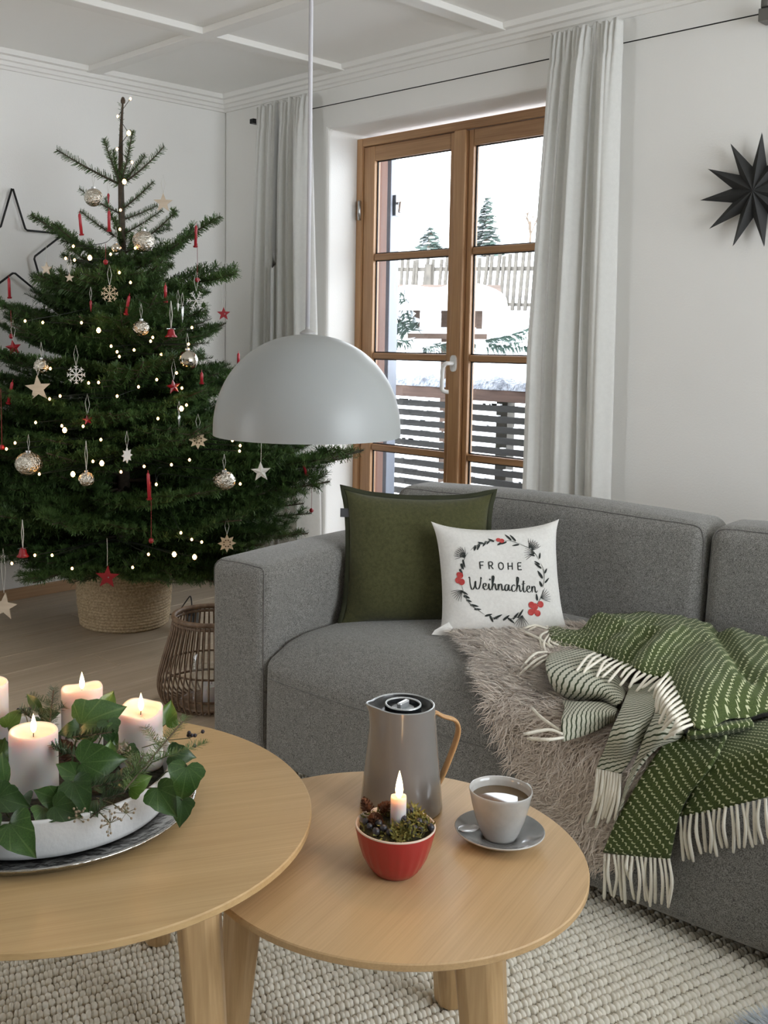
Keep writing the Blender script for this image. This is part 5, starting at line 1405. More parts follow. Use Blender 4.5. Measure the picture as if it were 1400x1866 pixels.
# ------------------------------------------------------------------ vacuum jug
M['jug'] = plain('jug_enamel', (.20, .19, .178), .2, coat=.6)
M['jug_in'] = plain('jug_black', (.012, .014, .016), .25)
M['rim'] = plain('jug_rim', (.55, .57, .58), .25, .6)
M['beech'] = wood('beech_handle', (.42, .22, .085), (.60, .36, .16), axis='z', along=3, across=40, rough=.45)
JC = Vector((3.131, -2.157, ZS)); H_ = .181
jug = empty('vacuum_jug', JC, 0, 'grey vacuum jug with black lid and beech handle', 'jug')
ja = math.atan2(-.728, -.686) + .28                         # spout points to the left of the picture
def jug_ring(r, z, sp):
    o_ = []
    for k in range(64):
        a = 2 * PI * k / 64; dlt = (a - ja + PI) % (2 * PI) - PI
        rr = r + sp * math.exp(-(dlt / .30) ** 2); o_.append((rr * math.cos(a), rr * math.sin(a), z + (.006 * math.exp(-(dlt / .4) ** 2) if sp > .006 else 0)))
    return o_
rings = [jug_ring(.0685, 0, 0), jug_ring(.070, .004, 0)]
for t in np.linspace(.05, 1, 14): rings.append(jug_ring(.070 - .0165 * t, .004 + (H_ - .004) * t, .014 * max(0, (t - .72) / .28) ** 2.2))
V = [p for r in rings for p in r]; F = grid_faces(len(rings), 64, 0, True) + [tuple(reversed(range(64)))]
link('body', mesh('body', V, F, M['jug']), jug)
r1, r2, r3 = jug_ring(.0535, H_, .014), jug_ring(.0515, H_ + .0012, .0135), jug_ring(.0500, H_ - .001, .013)
link('rim', mesh('rim', r1 + r2 + r3, grid_faces(3, 64, 0, True), M['rim']), jug)
r4, r5 = jug_ring(.0460, H_ - .010, .008), jug_ring(.030, H_ - .013, .0)
link('inner_dish', mesh('inner_dish', r3 + r4 + r5 + jug_ring(.0001, H_ - .013, 0), grid_faces(4, 64, 0, True), M['jug_in']), jug)
lid = MB().lathe([(.031, -.013), (.031, -.001), (.029, .0005), (.027, -.001), (.026, -.007), (.0001, -.007)], 40, (0, 0, H_)).build('lid', M['jug_in'], jug, auto=40)
MB().lathe([(.0312, -.001), (.0305, .0012), (.0282, .0012), (.0276, -.001)], 40, (0, 0, H_), close=True).build('lid_ring', M['rim'], lid, smooth=True)
MB().lathe([(.0001, -.0062), (.019, -.0062), (.018, -.0068)], 30, (0, 0, H_)).build('lid_disc', plain('lid_grey', (.30, .32, .33), .3), lid)
kb = MB().box((-.014, -.0042, -.007), (.014, .0042, .0045)).build('lid_knob', M['rim'], lid, bevel=.002); kb.location = (0, 0, H_); kb.rotation_euler = (0, 0, math.atan2(.728, .686) + .9)
hdv = -Vector((math.cos(ja), math.sin(ja), 0)); hp = [hdv * r + Vector((0, 0, z)) for r, z in ((.053, .158), (.060, .160), (.074, .152), (.096, .143), (.103, .128), (.100, .108), (.089, .078), (.077, .050), (.0685, .034))]
hb = MB(); P = catmull(hp, 6); ss = Vector((-hdv.y, hdv.x, 0)); vs = []
for i, p in enumerate(P):
    p = Vector(p); t = (Vector(P[min(i + 1, len(P) - 1)]) - Vector(P[max(i - 1, 0)])).normalized(); n_ = t.cross(ss)
    for k in range(10):
        a = 2 * PI * k / 10; vs.append(p + ss * math.cos(a) * .0085 + n_ * math.sin(a) * .0036)
hb.add(vs, grid_faces(len(P), 10, 0, True)); hb.build('handle', M['beech'], jug, smooth=True)

# ------------------------------------------------------------------ cup, saucer, spoon
M['glaze'] = plain('grey_glaze', (.40, .39, .365), .16, noise=(25, (.50, .49, .465), 3), coat=.4, bump=(35, .0012))
M['glaze_dark'] = plain('grey_glaze_dark', (.20, .205, .205), .16, noise=(25, (.26, .265, .265), 3), coat=.4)
CU = Vector((3.318, -2.133, ZS))
sau = empty('saucer', CU, 0, 'grey glazed saucer with pale rim under the tea cup', 'saucer')
MB().lathe([(.0001, .003), (.028, .003), (.030, .0), (.038, .0), (.041, .004), (.060, .012), (.0705, .0185), (.0712, .0198), (.0700, .0208)], 64).build('underside', M['glaze'], sau, smooth=True)
MB().lathe([(.0700, .0208), (.0685, .0203), (.058, .0155), (.040, .0085), (.030, .0075), (.0285, .0060), (.0001, .0060)], 64).build('well', M['glaze_dark'], sau, smooth=True)
cup = empty('tea_cup', CU + Vector((.0, .0, .0066)), 0, 'grey glazed cup filled with black tea', 'cup')
ch = .079
MB().lathe([(.0001, .002), (.020, .002), (.022, 0), (.0265, 0), (.0282, .004), (.0330, .014), (.0408, .036), (.0461, .058), (.0493, .074), (.0500, ch - .001), (.0494, ch + .0006), (.0480, ch), (.0467, .072), (.0437, .058), (.0385, .036), (.0305, .014), (.020, .008), (.0001, .007)], 64).build('cup_body', M['glaze'], cup, smooth=True)
te = plain('tea', (.10, .060, .022), .02, spec=.6)
MB().lathe([(.0001, .0650), (.0449, .0650), (.0454, .0645)], 48).build('tea', te, cup)
hv = (RIGHT * .80 + Vector((-.728, .686, 0)) * .60).normalized(); hp = [hv * r + Vector((0, 0, z)) for r, z in ((.0465, .066), (.060, .070), (.070, .060), (.066, .044), (.052, .032), (.0385, .031))]
MB().tube(catmull(hp, 6), .0036, 10).build('handle', M['glaze'], cup, smooth=True)
sp = empty('teaspoon', CU + Vector((-.0, -.0, .0)), 0, 'steel teaspoon lying on the saucer left of the cup', 'spoon')
dsp = Vector((-.42, -.90, 0)).normalized(); sidep = Vector((-dsp.y, dsp.x, 0)); V = []
b0 = Vector((-.0415, -.0330, .0225)); b0 = -RIGHT * .050 + TOWARD * .004 + Vector((0, 0, .0165 - .000)); b0.z = .0205
for i in range(10):
    t = -1 + 2 * i / 9
    for j in range(7):
        q = -1 + 2 * j / 6; wv = .0125 * max(0, 1 - t * t) ** .5
        V.append(b0 + dsp * .019 * t + sidep * q * wv + Vector((0, 0, -.0042 * (1 - q * q) * (1 - t * t) + .001)))
so = link('spoon_bowl', mesh('spoon_bowl', V, grid_faces(10, 7), M['steel']), sp); sd = so.modifiers.new('t', 'SOLIDIFY'); sd.thickness = .0009
MB().tube([b0 - dsp * .018 + Vector((0, 0, .001)), b0 - dsp * .045 + Vector((0, 0, .0025)), b0 - dsp * .095 + Vector((.0, 0, .004))], [.0016, .0018, .0026], 8).build('spoon_handle', M['steel'], sp, smooth=True)

# ------------------------------------------------------------------ red bowl with moss, cones, berries and a small candle
M['red_glaze'] = plain('red_enamel', (.36, .016, .020), .3, coat=.4)
M['cream_glaze'] = plain('cream_glaze', (.68, .55, .45), .3)
RB = Vector((3.270, -2.331, ZS))
rb = empty('red_bowl', RB, 0, 'small ribbed red bowl of moss with a lit candle', 'bowl')
prof = [(.0001, .0), (.027, .0), (.0315, .002), (.0410, .012), (.0495, .028), (.0555, .046), (.0592, .066), (.0600, .0725)]
V = []; seg = 96
for q, (r, z) in enumerate(prof):
    for k in range(seg):
        a = 2 * PI * k / seg; rib = -.0016 * (abs(math.cos(a * 11)) ** .5) * (1 if .004 < z < .060 else 0); V.append(((r + rib) * math.cos(a), (r + rib) * math.sin(a), z))
link('bowl_outside', mesh('bowl_outside', V, grid_faces(len(prof), seg, 0, True), M['red_glaze']), rb)
MB().lathe([(.0600, .0725), (.0602, .0740), (.0590, .0752), (.0573, .0745), (.0560, .068), (.050, .048), (.040, .034), (.0001, .030)], 72).build('bowl_inside', M['cream_glaze'], rb, smooth=True)
candle(RB + Vector((.002, .004, .052)), .0118, .066, 'small lit white taper candle in the red moss bowl', 7, flame_h=.043, power=.08, slump=.001)
ms = MB(); r = random.Random(8)
for k in range(1350):
    a = r.uniform(0, 2 * PI); R_ = .0515 * r.random() ** .5; right = math.cos(a - math.atan2(.728, .686)) * R_
    if right < -.008 and r.random() < .86: continue
    if (R_ * math.cos(a) - .002) ** 2 + (R_ * math.sin(a) - .004) ** 2 < .0165 ** 2: continue
    p = Vector((R_ * math.cos(a), R_ * math.sin(a), .0685 + .011 * (1 - (R_ / .055) ** 2) + r.uniform(-.005, .005) + (.007 if .012 < right < .046 else 0)))
    d = Vector((r.uniform(-1, 1), r.uniform(-1, 1), r.uniform(.1, 1.2))).normalized() * r.uniform(.006, .016); s = d.cross(Vector((r.uniform(-1, 1), r.uniform(-1, 1), 1))).normalized() * .0013
    c = d.cross(s).normalized() * .004
    ms.add([p - s, p + s, p + d * .6 + c + s, p + d * .6 + c - s, p + d + c * .4], [(0, 1, 2, 3), (3, 2, 4)])
mo = ms.build('moss', plain('moss', (.085, .085, .014), .9, noise=(70, (.25, .23, .06))), None, loc=RB); tag(mo, 'yellow-green moss filling the red bowl', 'moss', kind='stuff')
MB().lathe([(.0001, .030), (.044, .045), (.0535, .066), (.04, .072), (.0001, .074)], 30).build('moss_bed', plain('moss_bed', (.025, .022, .012), .95, noise=(80, (.07, .06, .02)), bump=(80, .004)), rb, smooth=True)
def at_bowl(rgt, fwd, z): q = RIGHT * rgt + Vector((-.728, .686, 0)) * fwd; return RB + Vector((q.x, q.y, z))
for k, (x, y, z, L, R_, lab, ro) in enumerate(((-.030, .000, .070, .022, .0125, 'small brown larch cone at the front left of the red bowl', (.5, .5, 0)), (-.020, .024, .074, .024, .012, 'reddish larch cone behind the small candle in the red bowl', (-.3, .6, 0)), (-.037, .026, .074, .024, .011, 'dark larch cone at the back left of the red bowl', (.2, -.4, 0)))):
    pine_cone(at_bowl(x, y, z + .006), L, R_, lab, ro, 'larch cones in the red bowl', (.05, .02, .012), (.22, .09, .04))
bm_ = MB().lathe([(.0001, -1), (.4, -.92), (.8, -.6), (1, 0), (.8, .6), (.4, .92), (.15, .99), (.0001, .9)], 12).me('berry', plain('sloe', (.012, .013, .018), .4, noise=(90, (.04, .04, .05))), True)
r = random.Random(2)
for k, (x, y, z) in enumerate(((-.040, -.018, .070), (-.031, -.030, .068), (-.020, -.026, .071), (-.012, -.034, .069), (-.044, -.004, .070), (.018, .010, .079), (.026, .016, .079), (.012, -.008, .077), (.034, -.012, .075), (.026, -.028, .073), (.034, -.030, .071), (.044, -.014, .072), (.050, -.022, .071), (.016, -.020, .075), (.022, -.036, .068), (-.026, -.012, .072))):
    o = link('sloe_berry', bm_, None, at_bowl(x, y, z + .0095), (r.uniform(0, 3), r.uniform(0, 3), 0), (.0056 * r.uniform(.85, 1.15),) * 3)
    tag(o, 'dark blue-black berry lying in the moss of the red bowl', 'berry', 'dark berries in the red bowl')
# ================================================================== CHRISTMAS TREE
TX, TY = .643, -1.060
M['tree_needle'] = plain('nordmann_needle', (.032, .072, .018), .5, noise=(9, (.078, .140, .036), 3), spec=.35)
M['tree_tip'] = plain('nordmann_tip', (.030, .060, .020), .5, noise=(9, (.055, .10, .035), 3))
M['twig'] = plain('fir_twig_bark', (.045, .034, .022), .85, noise=(60, (.08, .06, .04)))


def fir_proto(L, seed, order, lat=.42, droop=.0, rise=.10, around=False):
    """One branch along +x: stem mesh and needle mesh."""
    r = random.Random(seed); st = MB(); tw = []
    def curve(p, d, l, rz):
        n = max(3, int(l / .05)); P = [p]
        for i in range(n): P.append(P[-1] + (d + Vector((0, 0, rz * (i / n)))).normalized() * l / n)
        return P
    main = curve(Vector((0, 0, 0)), Vector((1, 0, -droop)), L, rise + droop * 1.4); st.tube(main, [.0065 * (L / .8) ** .5 * (1 - .7 * i / (len(main) - 1)) + .0012 for i in range(len(main))], 5); tw.append((main, L > .3))
    def along(P, t):
        k = min(len(P) - 2, int(t * (len(P) - 1))); f = t * (len(P) - 1) - k; return P[k].lerp(P[k + 1], f), (P[k + 1] - P[k]).normalized()
    if order >= 1:
        x = .10 * L if L < .4 else .16 * L; s = 1
        while x < L * .93:
            for s in (-1, 1):
                if r.random() < .10: continue
                t = min(.97, (x + r.uniform(-.012, .012)) / L); p, d = along(main, t); side = d.cross(Vector((0, 0, 1))).normalized() * s
                l = (L * (1 - t) * .62 + .05) * r.uniform(.75, 1.1) * (lat / .42); l = min(l, .34)
                dd = (d * .62 + side * .80 + Vector((0, 0, r.uniform(-.08, .12)))).normalized(); Q = curve(p, dd, l, .08); st.tube(Q, [.0028, *[.0018] * (len(Q) - 2), .001], 4, False); tw.append((Q, False))
                if order >= 2 and l > .11:
                    y = .05
                    while y < l * .85:
                        for s2 in (-1, 1):
                            p2, d2 = along(Q, y / l); sd2 = d2.cross(Vector((0, 0, 1))).normalized() * s2; l2 = ((l - y) * .5 + .03) * r.uniform(.7, 1.1)
                            dd2 = (d2 * .62 + sd2 * .8 + Vector((0, 0, r.uniform(-.1, .15)))).normalized(); Q2 = curve(p2, dd2, l2, .05); tw.append((Q2, False))
                        y += .055
            x += .062 if L > .4 else .05
    V = []; NL = .025
    for P, bare in tw:
        l = sum((P[i + 1] - P[i]).length for i in range(len(P) - 1)); n = int(l / (.0030 if around else .0038))
        for k in range(n):
            t = k / n
            if bare and t < .12: continue
            p, d = along(P, t); up = Vector((0, 0, 1)) - d * d.z; up = up.normalized() if up.length > .2 else d.orthogonal().normalized(); side = d.cross(up)
            for q in range(5 if around else 4):
                a = r.uniform(0, 2 * PI) if around else (r.uniform(-.25, .55), PI - r.uniform(-.25, .55), r.uniform(.2, PI - .2), r.uniform(-PI * .85, PI))[q]
                o = side * math.cos(a) + up * math.sin(a); nl = NL * r.uniform(.7, 1.1) * (.8 if t > .95 else 1)
                tip = p + (o + d * r.uniform(.35, .8)).normalized() * nl; w = d * .0014 if q < 2 else side * .0014
                V.append((p - w, p + w, tip + w * .7, tip - w * .7))
    A = np.array([[list(q) for q in v] for v in V]).reshape(-1, 3)
    return st.me('branch', M['twig'], True), big_mesh('needles', A, np.arange(len(A)).reshape(-1, 4), M['tree_needle'])


PR = {'twig': [fir_proto(.26, 1, 0, rise=.15, around=True), fir_proto(.26, 2, 0, rise=.3, around=True)], 'slim': [fir_proto(.40, 31, 1, .20, rise=.12, around=True), fir_proto(.40, 32, 1, .26, rise=.25, around=True)], 'small': [fir_proto(.34, 3, 1, around=True), fir_proto(.34, 4, 1, rise=.22, around=True)],
      'mid': [fir_proto(.55, 5, 1, .50), fir_proto(.55, 6, 2, .44, .05), fir_proto(.55, 12, 2, .46, .0, .2)], 'big': [fir_proto(.82, 7, 2, .40, .08, .10), fir_proto(.82, 8, 2, .42, .14, .16), fir_proto(.82, 9, 2, .38, .05, .2)]}
PL = {'twig': .26, 'slim': .40, 'small': .34, 'mid': .55, 'big': .82}
tree = empty('christmas_tree', (TX, TY, .0), 0, 'decorated fir Christmas tree standing in the woven basket in the corner', 'Christmas tree')
tk = [(0, 0, .05), (.003, .002, .4), (-.004, 0, .9), (.004, .003, 1.4), (.0, 0, 1.8), (.004, 0, 2.0), (.010, .006, 2.13)]
MB().tube(catmull(tk, 6), [.0305 * (1 - i / 36) ** 1.25 + .0038 for i in range(37)], 10).build('trunk', M['twig'], tree, smooth=True)
r = random.Random(21)


NV = {}


def branch(z, az, L, pitch, kind=None, roll=None):
    if kind is None: kind = 'twig' if L < .2 else ('small' if L < .40 else ('mid' if L < .62 else 'big'))
    st, nd = r.choice(PR[kind]); s = L / PL[kind]; ss = min(1.25, max(.8, s))
    ca_, sa_ = math.cos(az), math.sin(az)
    L = min(L, .595 / max(1e-3, -ca_ * math.cos(pitch))) if ca_ < 0 else L
    rot = Euler((r.uniform(-.25, .25) if roll is None else roll, -pitch, az), 'XYZ')
    if nd.name not in NV: A_ = np.zeros(len(nd.vertices) * 3, dtype=np.float32); nd.vertices.foreach_get('co', A_); NV[nd.name] = A_.reshape(-1, 3)[::7]
    Rm = np.array(rot.to_matrix())
    for _ in range(14):                                  # shorten a branch that would press into the walls
        Q_ = NV[nd.name] * np.array([s, ss, ss])
        if (Q_ @ Rm[0]).min() > -TX + .012 and (Q_ @ Rm[1]).max() < -TY - .15: break
        s *= .90; ss = max(.55, ss * .94)
    b = link('branch', st, tree, (0, 0, z), rot, (s, ss, ss))
    link('needles', nd, b)


AZR = math.atan2(.728, .686)                              # towards the right of the picture
AZN = math.atan2(-.683, .723)                             # towards the viewer
def rad(z): return float(np.interp(z, [.2, .35, .5, .7, .9, 1.1, 1.3, 1.5, 1.65, 1.9], [.66, .72, .78, .82, .66, .54, .46, .40, .34, .22]))
# leader and the upper whorls as in the photograph
for k in range(60):
    z = 1.80 + k * .0055; 
needle_bm = MB(); rr_ = random.Random(4)
for k in range(150):
    z = 1.79 + .33 * k / 150; a = rr_.uniform(0, 2 * PI); d = Vector((math.cos(a), math.sin(a), rr_.uniform(.3, 1.1))).normalized() * rr_.uniform(.008, .016); p = Vector((.002, .001, z)); w = Vector((0, 0, .0008))
    needle_bm.add([p - w, p + w, p + d + w, p + d - w], [(0, 1, 2, 3)])
needle_bm.build('leader_needles', M['tree_needle'], tree)
MB().lathe([(.0001, 0), (.008, .0), (.010, .010), (.006, .022), (.0001, .026)], 8, (.010, .006, 2.118)).build('top_bud', M['twig'], tree, smooth=True)
for az, L, pt, kd in ((AZR + PI + .1, .285, .42, 'twig'), (AZR + PI - .9, .16, 1.0, 'twig'), (AZR + PI + 1.0, .19, .95, 'twig'), (AZR + .15, .235, .62, 'twig'), (AZR - .9, .22, 1.05, 'twig'), (AZR + 1.0, .2, .7, 'twig')): branch(1.80, az, L, pt, kd)
for z, az, L, pt, kd in ((1.70, AZR - .5, .19, .50, 'twig'), (1.685, AZR + PI + .3, .19, .38, 'twig'), (1.66, AZR + .5, .17, .35, 'twig'), (1.60, AZR - .2, .20, .45, 'twig'), (1.60, AZR + PI - .6, .18, .9, 'twig'), (1.58, AZR + PI + .5, .20, .5, 'twig'), (1.56, AZN, .16, .5, 'twig'), (1.54, AZN + PI, .2, .4, 'twig')): branch(z, az, L, pt, kd)
for z, az, L, pt, kd in ((1.46, AZR + .12, .46, .46, 'slim'), (1.43, AZR - .45, .38, .40, 'slim'), (1.52, AZR - .3, .30, .50, 'slim'), (1.48, AZR + PI - .12, .43, .44, 'slim'), (1.44, AZR + PI + .5, .34, .55, 'slim'), (1.42, AZR + PI - .5, .33, .30, 'slim'),
                         (1.44, AZN, .28, .25, 'slim'), (1.46, AZN + .6, .28, .35, 'slim'), (1.42, AZN - .6, .30, .25, 'slim'), (1.45, AZN + PI, .32, .3, 'slim'), (1.40, AZN + PI - .7, .30, .3, 'slim'), (1.38, AZN + .2, .32, .10, 'small'), (1.38, AZR - .9, .34, .20, 'slim')): branch(z, az, L, pt, kd)
for z, az, L, pt, kd in ((1.36, AZR + .0, .48, .13, 'small'), (1.33, AZR + .25, .37, .10, 'mid'), (1.29, AZR - .2, .36, .25, 'small'), (1.21, AZR + .1, .36, .18, 'small'), (1.20, AZR - .4, .38, .08, 'mid'),
                         (1.30, AZR + PI - .1, .27, .42, 'small'), (1.24, AZR + PI + .2, .28, .36, 'small'), (1.22, AZR + PI - .5, .28, .30, 'small'), (1.18, AZR + PI + .6, .30, .2, 'small'), (1.10, AZR + PI + .05, .60, .40, 'mid'), (1.05, AZR + PI - .25, .62, .25, 'big')): branch(z, az, L, pt, kd)
# explicit tips on the right lower side
for z, az, L, pt, kd in ((.93, AZR + .1, .42, .26, 'mid'), (.86, AZR - .35, .50, .22, 'mid'), (.80, AZR + .35, .62, .05, 'big'), (.66, AZR - .10, 1.0, .06, 'big'), (.60, AZR + .12, .96, .08, 'big'), (.54, AZR - .3, .90, .04, 'big'), (.70, AZR - .3, .84, .08, 'big'), (.46, AZR + .2, .80, -.04, 'big'), (.40, AZR - .2, .78, -.06, 'big'), (.34, AZR - .5, .66, -.10, 'big')): branch(z, az, L, pt, kd)
z = 1.29; j = 0
while z > .30:
    R_ = rad(z); nb = 7 if z > 1.0 else 9
    for k in range(nb):
        az = AZN + (k + .5 * (j % 2)) * 2 * PI / nb + r.uniform(-.22, .22)
        dr = abs((az - AZR + PI) % (2 * PI) - PI); dl = abs((az - AZR) % (2 * PI) - PI)
        L = R_ * r.uniform(.80, 1.02) * (1.12 if dl < .8 and z < 1.1 else 1) * (.62 if dr < .75 and z > 1.12 else (.9 if dr < .6 and z > .8 else 1))
        branch(z + r.uniform(-.03, .03), az, L, (.30 if z > 1.05 else (.14 if z > .65 else .0)) + r.uniform(-.08, .08))
    # short inner shoots fill the heart of the tree
    for k in range(5): branch(z - .05 + r.uniform(-.03, .03), r.uniform(0, 2 * PI), min(.39, R_ * r.uniform(.40, .62)), r.uniform(.0, .5))
    z -= .105; j += 1
for k in range(9): branch(.335 + r.uniform(-.03, .03), AZN - 1.7 + k * .42 + r.uniform(-.1, .1), r.uniform(.46, .6), -.05 + r.uniform(-.08, .05))

# woven basket as a pot
bk = empty('seagrass_basket', (TX, TY, 0), 0, 'round coiled seagrass basket holding the Christmas tree', 'basket')
m, nt, b = nodes('seagrass'); v = coords(nt, scale=(1, 1, 1))
n1 = N(nt, 'ShaderNodeTexNoise', Scale=120, Detail=2); nt.links.new(v, n1.inputs['Vector'])
n2 = N(nt, 'ShaderNodeTexNoise', Scale=14, Detail=2); nt.links.new(v, n2.inputs['Vector'])
nt.links.new(ramp(nt, n1.outputs['Fac'], [(.3, (.30, .21, .11)), (.7, (.58, .45, .28))]), b.inputs['Base Color']); b.inputs['Roughness'].default_value = .75
M['seagrass'] = m
nco = 21; bh = .262; V = []; seg = 150; prof = []
for i in range(nco):
    for q in range(4): prof.append((i + q / 4.0))
for pz in prof:
    t = pz / nco; rr0 = .178 + .016 * math.sin(min(1, t * 1.2) * PI * .6) - .004 * t; blg = abs(math.sin(PI * (pz % 1.0)))
    for k in range(seg):
        a = 2 * PI * k / seg; st_ = .0016 * math.sin(a * 74 + (int(pz) % 2) * PI + pz * .8); R_ = rr0 + .0065 * blg + st_ * blg * 1.8
        V.append((R_ * math.cos(a), R_ * math.sin(a), .003 + bh * t))
link('coils', mesh('coils', V, grid_faces(len(prof), seg, 0, True), M['seagrass']), bk)
MB().lathe([(.0001, .20), (.176, .20)], 40).build('soil', plain('soil', (.02, .014, .01), .95), bk)
MB().lathe([(.0001, .001), (.176, .001), (.180, .006)], 60).build('base', M['seagrass'], bk)

# fairy lights
fl = empty('string_lights', (TX, TY, 0), 0, 'warm white fairy light string wound through the Christmas tree', 'fairy lights')
bulbm = plain('fairy_bulb', (.9, .7, .4), .4, emit=((1, .50, .16), 7))
b1 = MB().lathe([(.0001, -1), (.6, -.8), (1, 0), (.6, .8), (.0001, 1.1)], 8).me('bulb', bulbm, True)
wire = sorted(BULBS, key=lambda q: -q[2])
for x, y, z, s in wire: link('bulb', b1, fl, (x - TX, y - TY, z), None, (s, s, s * 1.15))
mb = MB(); q = [Vector((x - TX, y - TY, z)) for x, y, z, s in wire]
for i in range(len(q) - 1):
    a, b_ = q[i], q[i + 1]; k = 1 if i < 7 else .62
    m1 = a.lerp(b_, .33); m2 = a.lerp(b_, .66)
    for m_ in (m1, m2): m_.x *= k; m_.y *= k
    mb.tube(catmull([a, m1, m2, b_], 3), .0014, 4, False)
mb.build('light_wire', plain('light_wire', (.015, .02, .012), .6), fl)

# ------------------------------------------------------------------ ornaments: each hangs from its own thread
M['bauble'] = plain('mercury_glass', (.62, .58, .50), .16, 1.0, bump=(95, .012))
M['bauble_smooth'] = plain('silver_glass', (.66, .62, .54), .07, 1.0)
M['candle_red'] = plain('red_candle', (.38, .018, .028), .35)
M['paint_red'] = plain('red_paint', (.27, .009, .015), .35)
M['pale_wood'] = wood('pale_wood', (.50, .40, .29), (.64, .54, .42), along=6, across=60)
M['plywood'] = wood('birch_ply', (.54, .41, .26), (.70, .57, .40), along=6, across=60)
M['white_metal'] = plain('white_tin', (.62, .60, .55), .4)
M['white_paint'] = plain('white_wood', (.72, .71, .68), .6)
M['ice'] = plain('glass_icicle', (.75, .77, .78), .08, .7)
M['thread'] = plain('thread', (.62, .60, .55), .8)
M['red_thread'] = plain('red_wire', (.22, .02, .02), .5)
ROTV = math.atan2(.723, .683) * -1 + 0.0
FACE = math.atan2(.728, .686)                            # a flat ornament turned so that its face looks at the room


def extrude(poly, t, hole=None):
    return MB().prism(poly, lambda p, k: (p[0], t * (k - .5), p[1]))


def thread(root, top, L, loop=True, mat='thread', r=.0008):
    mb = MB()
    if loop: mb.tube([(0, 0, top), (-.008, 0, top + L * .55), (0, 0, top + L), (.008, 0, top + L * .5), (0, 0, top)], r, 4, False)
    else: mb.tube([(0, 0, top), (0.001, 0, top + L * .5), (0, 0, top + L)], r, 4, False)
    return mb.build('thread', M[mat], root)


def starpoly(n, R, q, a0=PI / 2):
    return [((R if k % 2 == 0 else R * q) * math.cos(a0 + k * PI / n), (R if k % 2 == 0 else R * q) * math.sin(a0 + k * PI / n)) for k in range(2 * n)]


BL = ['textured silver bauble on the upper left twig', 'silver bauble right of the trunk below the second whorl', 'small pale silver bauble in the middle of the upper tree', 'crackled bauble above the large white star', 'largest crackled bauble at the lower left of the tree', 'small hammered bauble hanging on a white ribbon', 'smooth half golden bauble at the right edge of the tree', 'silver pine cone shaped bauble behind the lamp', 'tiny golden bauble near the trunk top']
for k, (p, R_) in enumerate(ORN['bauble']):
    o = empty('bauble', p, 0, BL[k], 'bauble', 'silver baubles on the tree'); lobes = (0, 6, 14, 8, 0, 10, 0, 12, 0)[k]
    V = []; ns, nt_ = 32, 20
    for i in range(nt_ + 1):
        th = PI * i / nt_
        for j in range(ns):
            ph = 2 * PI * j / ns; R2 = R_ * (1 + (.05 * math.cos(lobes * ph + i * .8) * math.sin(th) if lobes else 0) + (.05 * math.cos(th * 14) * math.cos(12 * ph) * math.sin(th) if k == 7 else 0))
            V.append((R2 * math.sin(th) * math.cos(ph), R2 * math.sin(th) * math.sin(ph), R2 * math.cos(th) * (.86 if k in (4, 7) else .97)))
    link('glass_ball', mesh('glass_ball', V, [tuple(reversed(f)) for f in grid_faces(nt_ + 1, ns, 0, True)], M['bauble_smooth' if k in (6, 8) else 'bauble']), o)
    tz = R_ * (.86 if k in (4, 7) else .97)
    MB().lathe([(R_ * .24, tz - .002), (R_ * .24, tz + .005), (R_ * .1, tz + .007), (.0001, tz + .007)], 12).build('cap', M['steel'], o, auto=40)
    thread(o, tz + .006, .055 if k != 5 else .10, True, 'thread', .0012 if k == 5 else .0008)

CLB = ['upper left red clip candle on its own twig', 'red clip candle beside the upper trunk', 'red clip candle standing on the upper right branch', 'red clip candle at the left edge of the upper tree', 'red clip candle in the middle right of the tree', 'tilted red clip candle in front of the trunk', 'leaning red clip candle at the left picture edge', 'red candle tip peeking beside the lamp shade', 'red clip candle on the far right branch tip', 'longest red clip candle low on the front of the tree', 'red clip candle half hidden right of centre']
tilt = [(.05, .08), (0, 0), (0, -.03), (0, .02), (0, 0), (.1, -.22), (.05, -.22), (0, 0), (.0, .22), (0, .04), (0, 0)]
for k, (p, h) in enumerate(ORN['candle']):
    o = empty('clip_candle', p, FACE, CLB[k], 'candle', 'red candles on the tree'); o.rotation_euler = (tilt[k][0], -tilt[k][1], FACE)
    MB().lathe([(.0001, -h / 2), (.0058, -h / 2), (.0058, h / 2 - .008), (.0035, h / 2 - .002), (.0001, h / 2)], 12).build('candle_stick', M['candle_red'], o, smooth=True)
    MB().tube([(0, 0, h / 2 - .002), (0, 0, h / 2 + .008)], .0011, 5).build('wick', M['candle_red'], o)
    MB().lathe([(.0001, -h / 2 - .004), (.008, -h / 2 - .004), (.010, -h / 2 + .002), (.007, -h / 2 + .002), (.0001, -h / 2)], 12).build('clip', M['paint_red'], o)
WL = ['red counterweight ball at the upper left branch', 'red counterweight ball below the upper right candle', 'red counterweight ball at the left picture edge', 'red counterweight ball below the long front candle', 'red counterweight ball under the far right branch tip', 'red counterweight drop left of the trunk']
wlen = (.09, .13, .20, .20, .10, .06)
for k, p in enumerate(ORN['weight']):
    o = empty('candle_counterweight', p, 0, WL[k], 'counterweight', 'counterweights of the red candles')
    MB().lathe([(.0001, -.010), (.007, -.007), (.0095, 0), (.007, .007), (.0001, .010)], 12).build('ball', M['paint_red'], o, smooth=True); thread(o, .008, wlen[k], False, 'red_thread', .0011)
SL = ['pale wooden star at the upper right of the tree', 'pale wooden star before the black wall star', 'small wooden star half behind an upper left branch', 'large pale wooden star on the left of the tree', 'pale wooden star hanging low at the left picture edge']
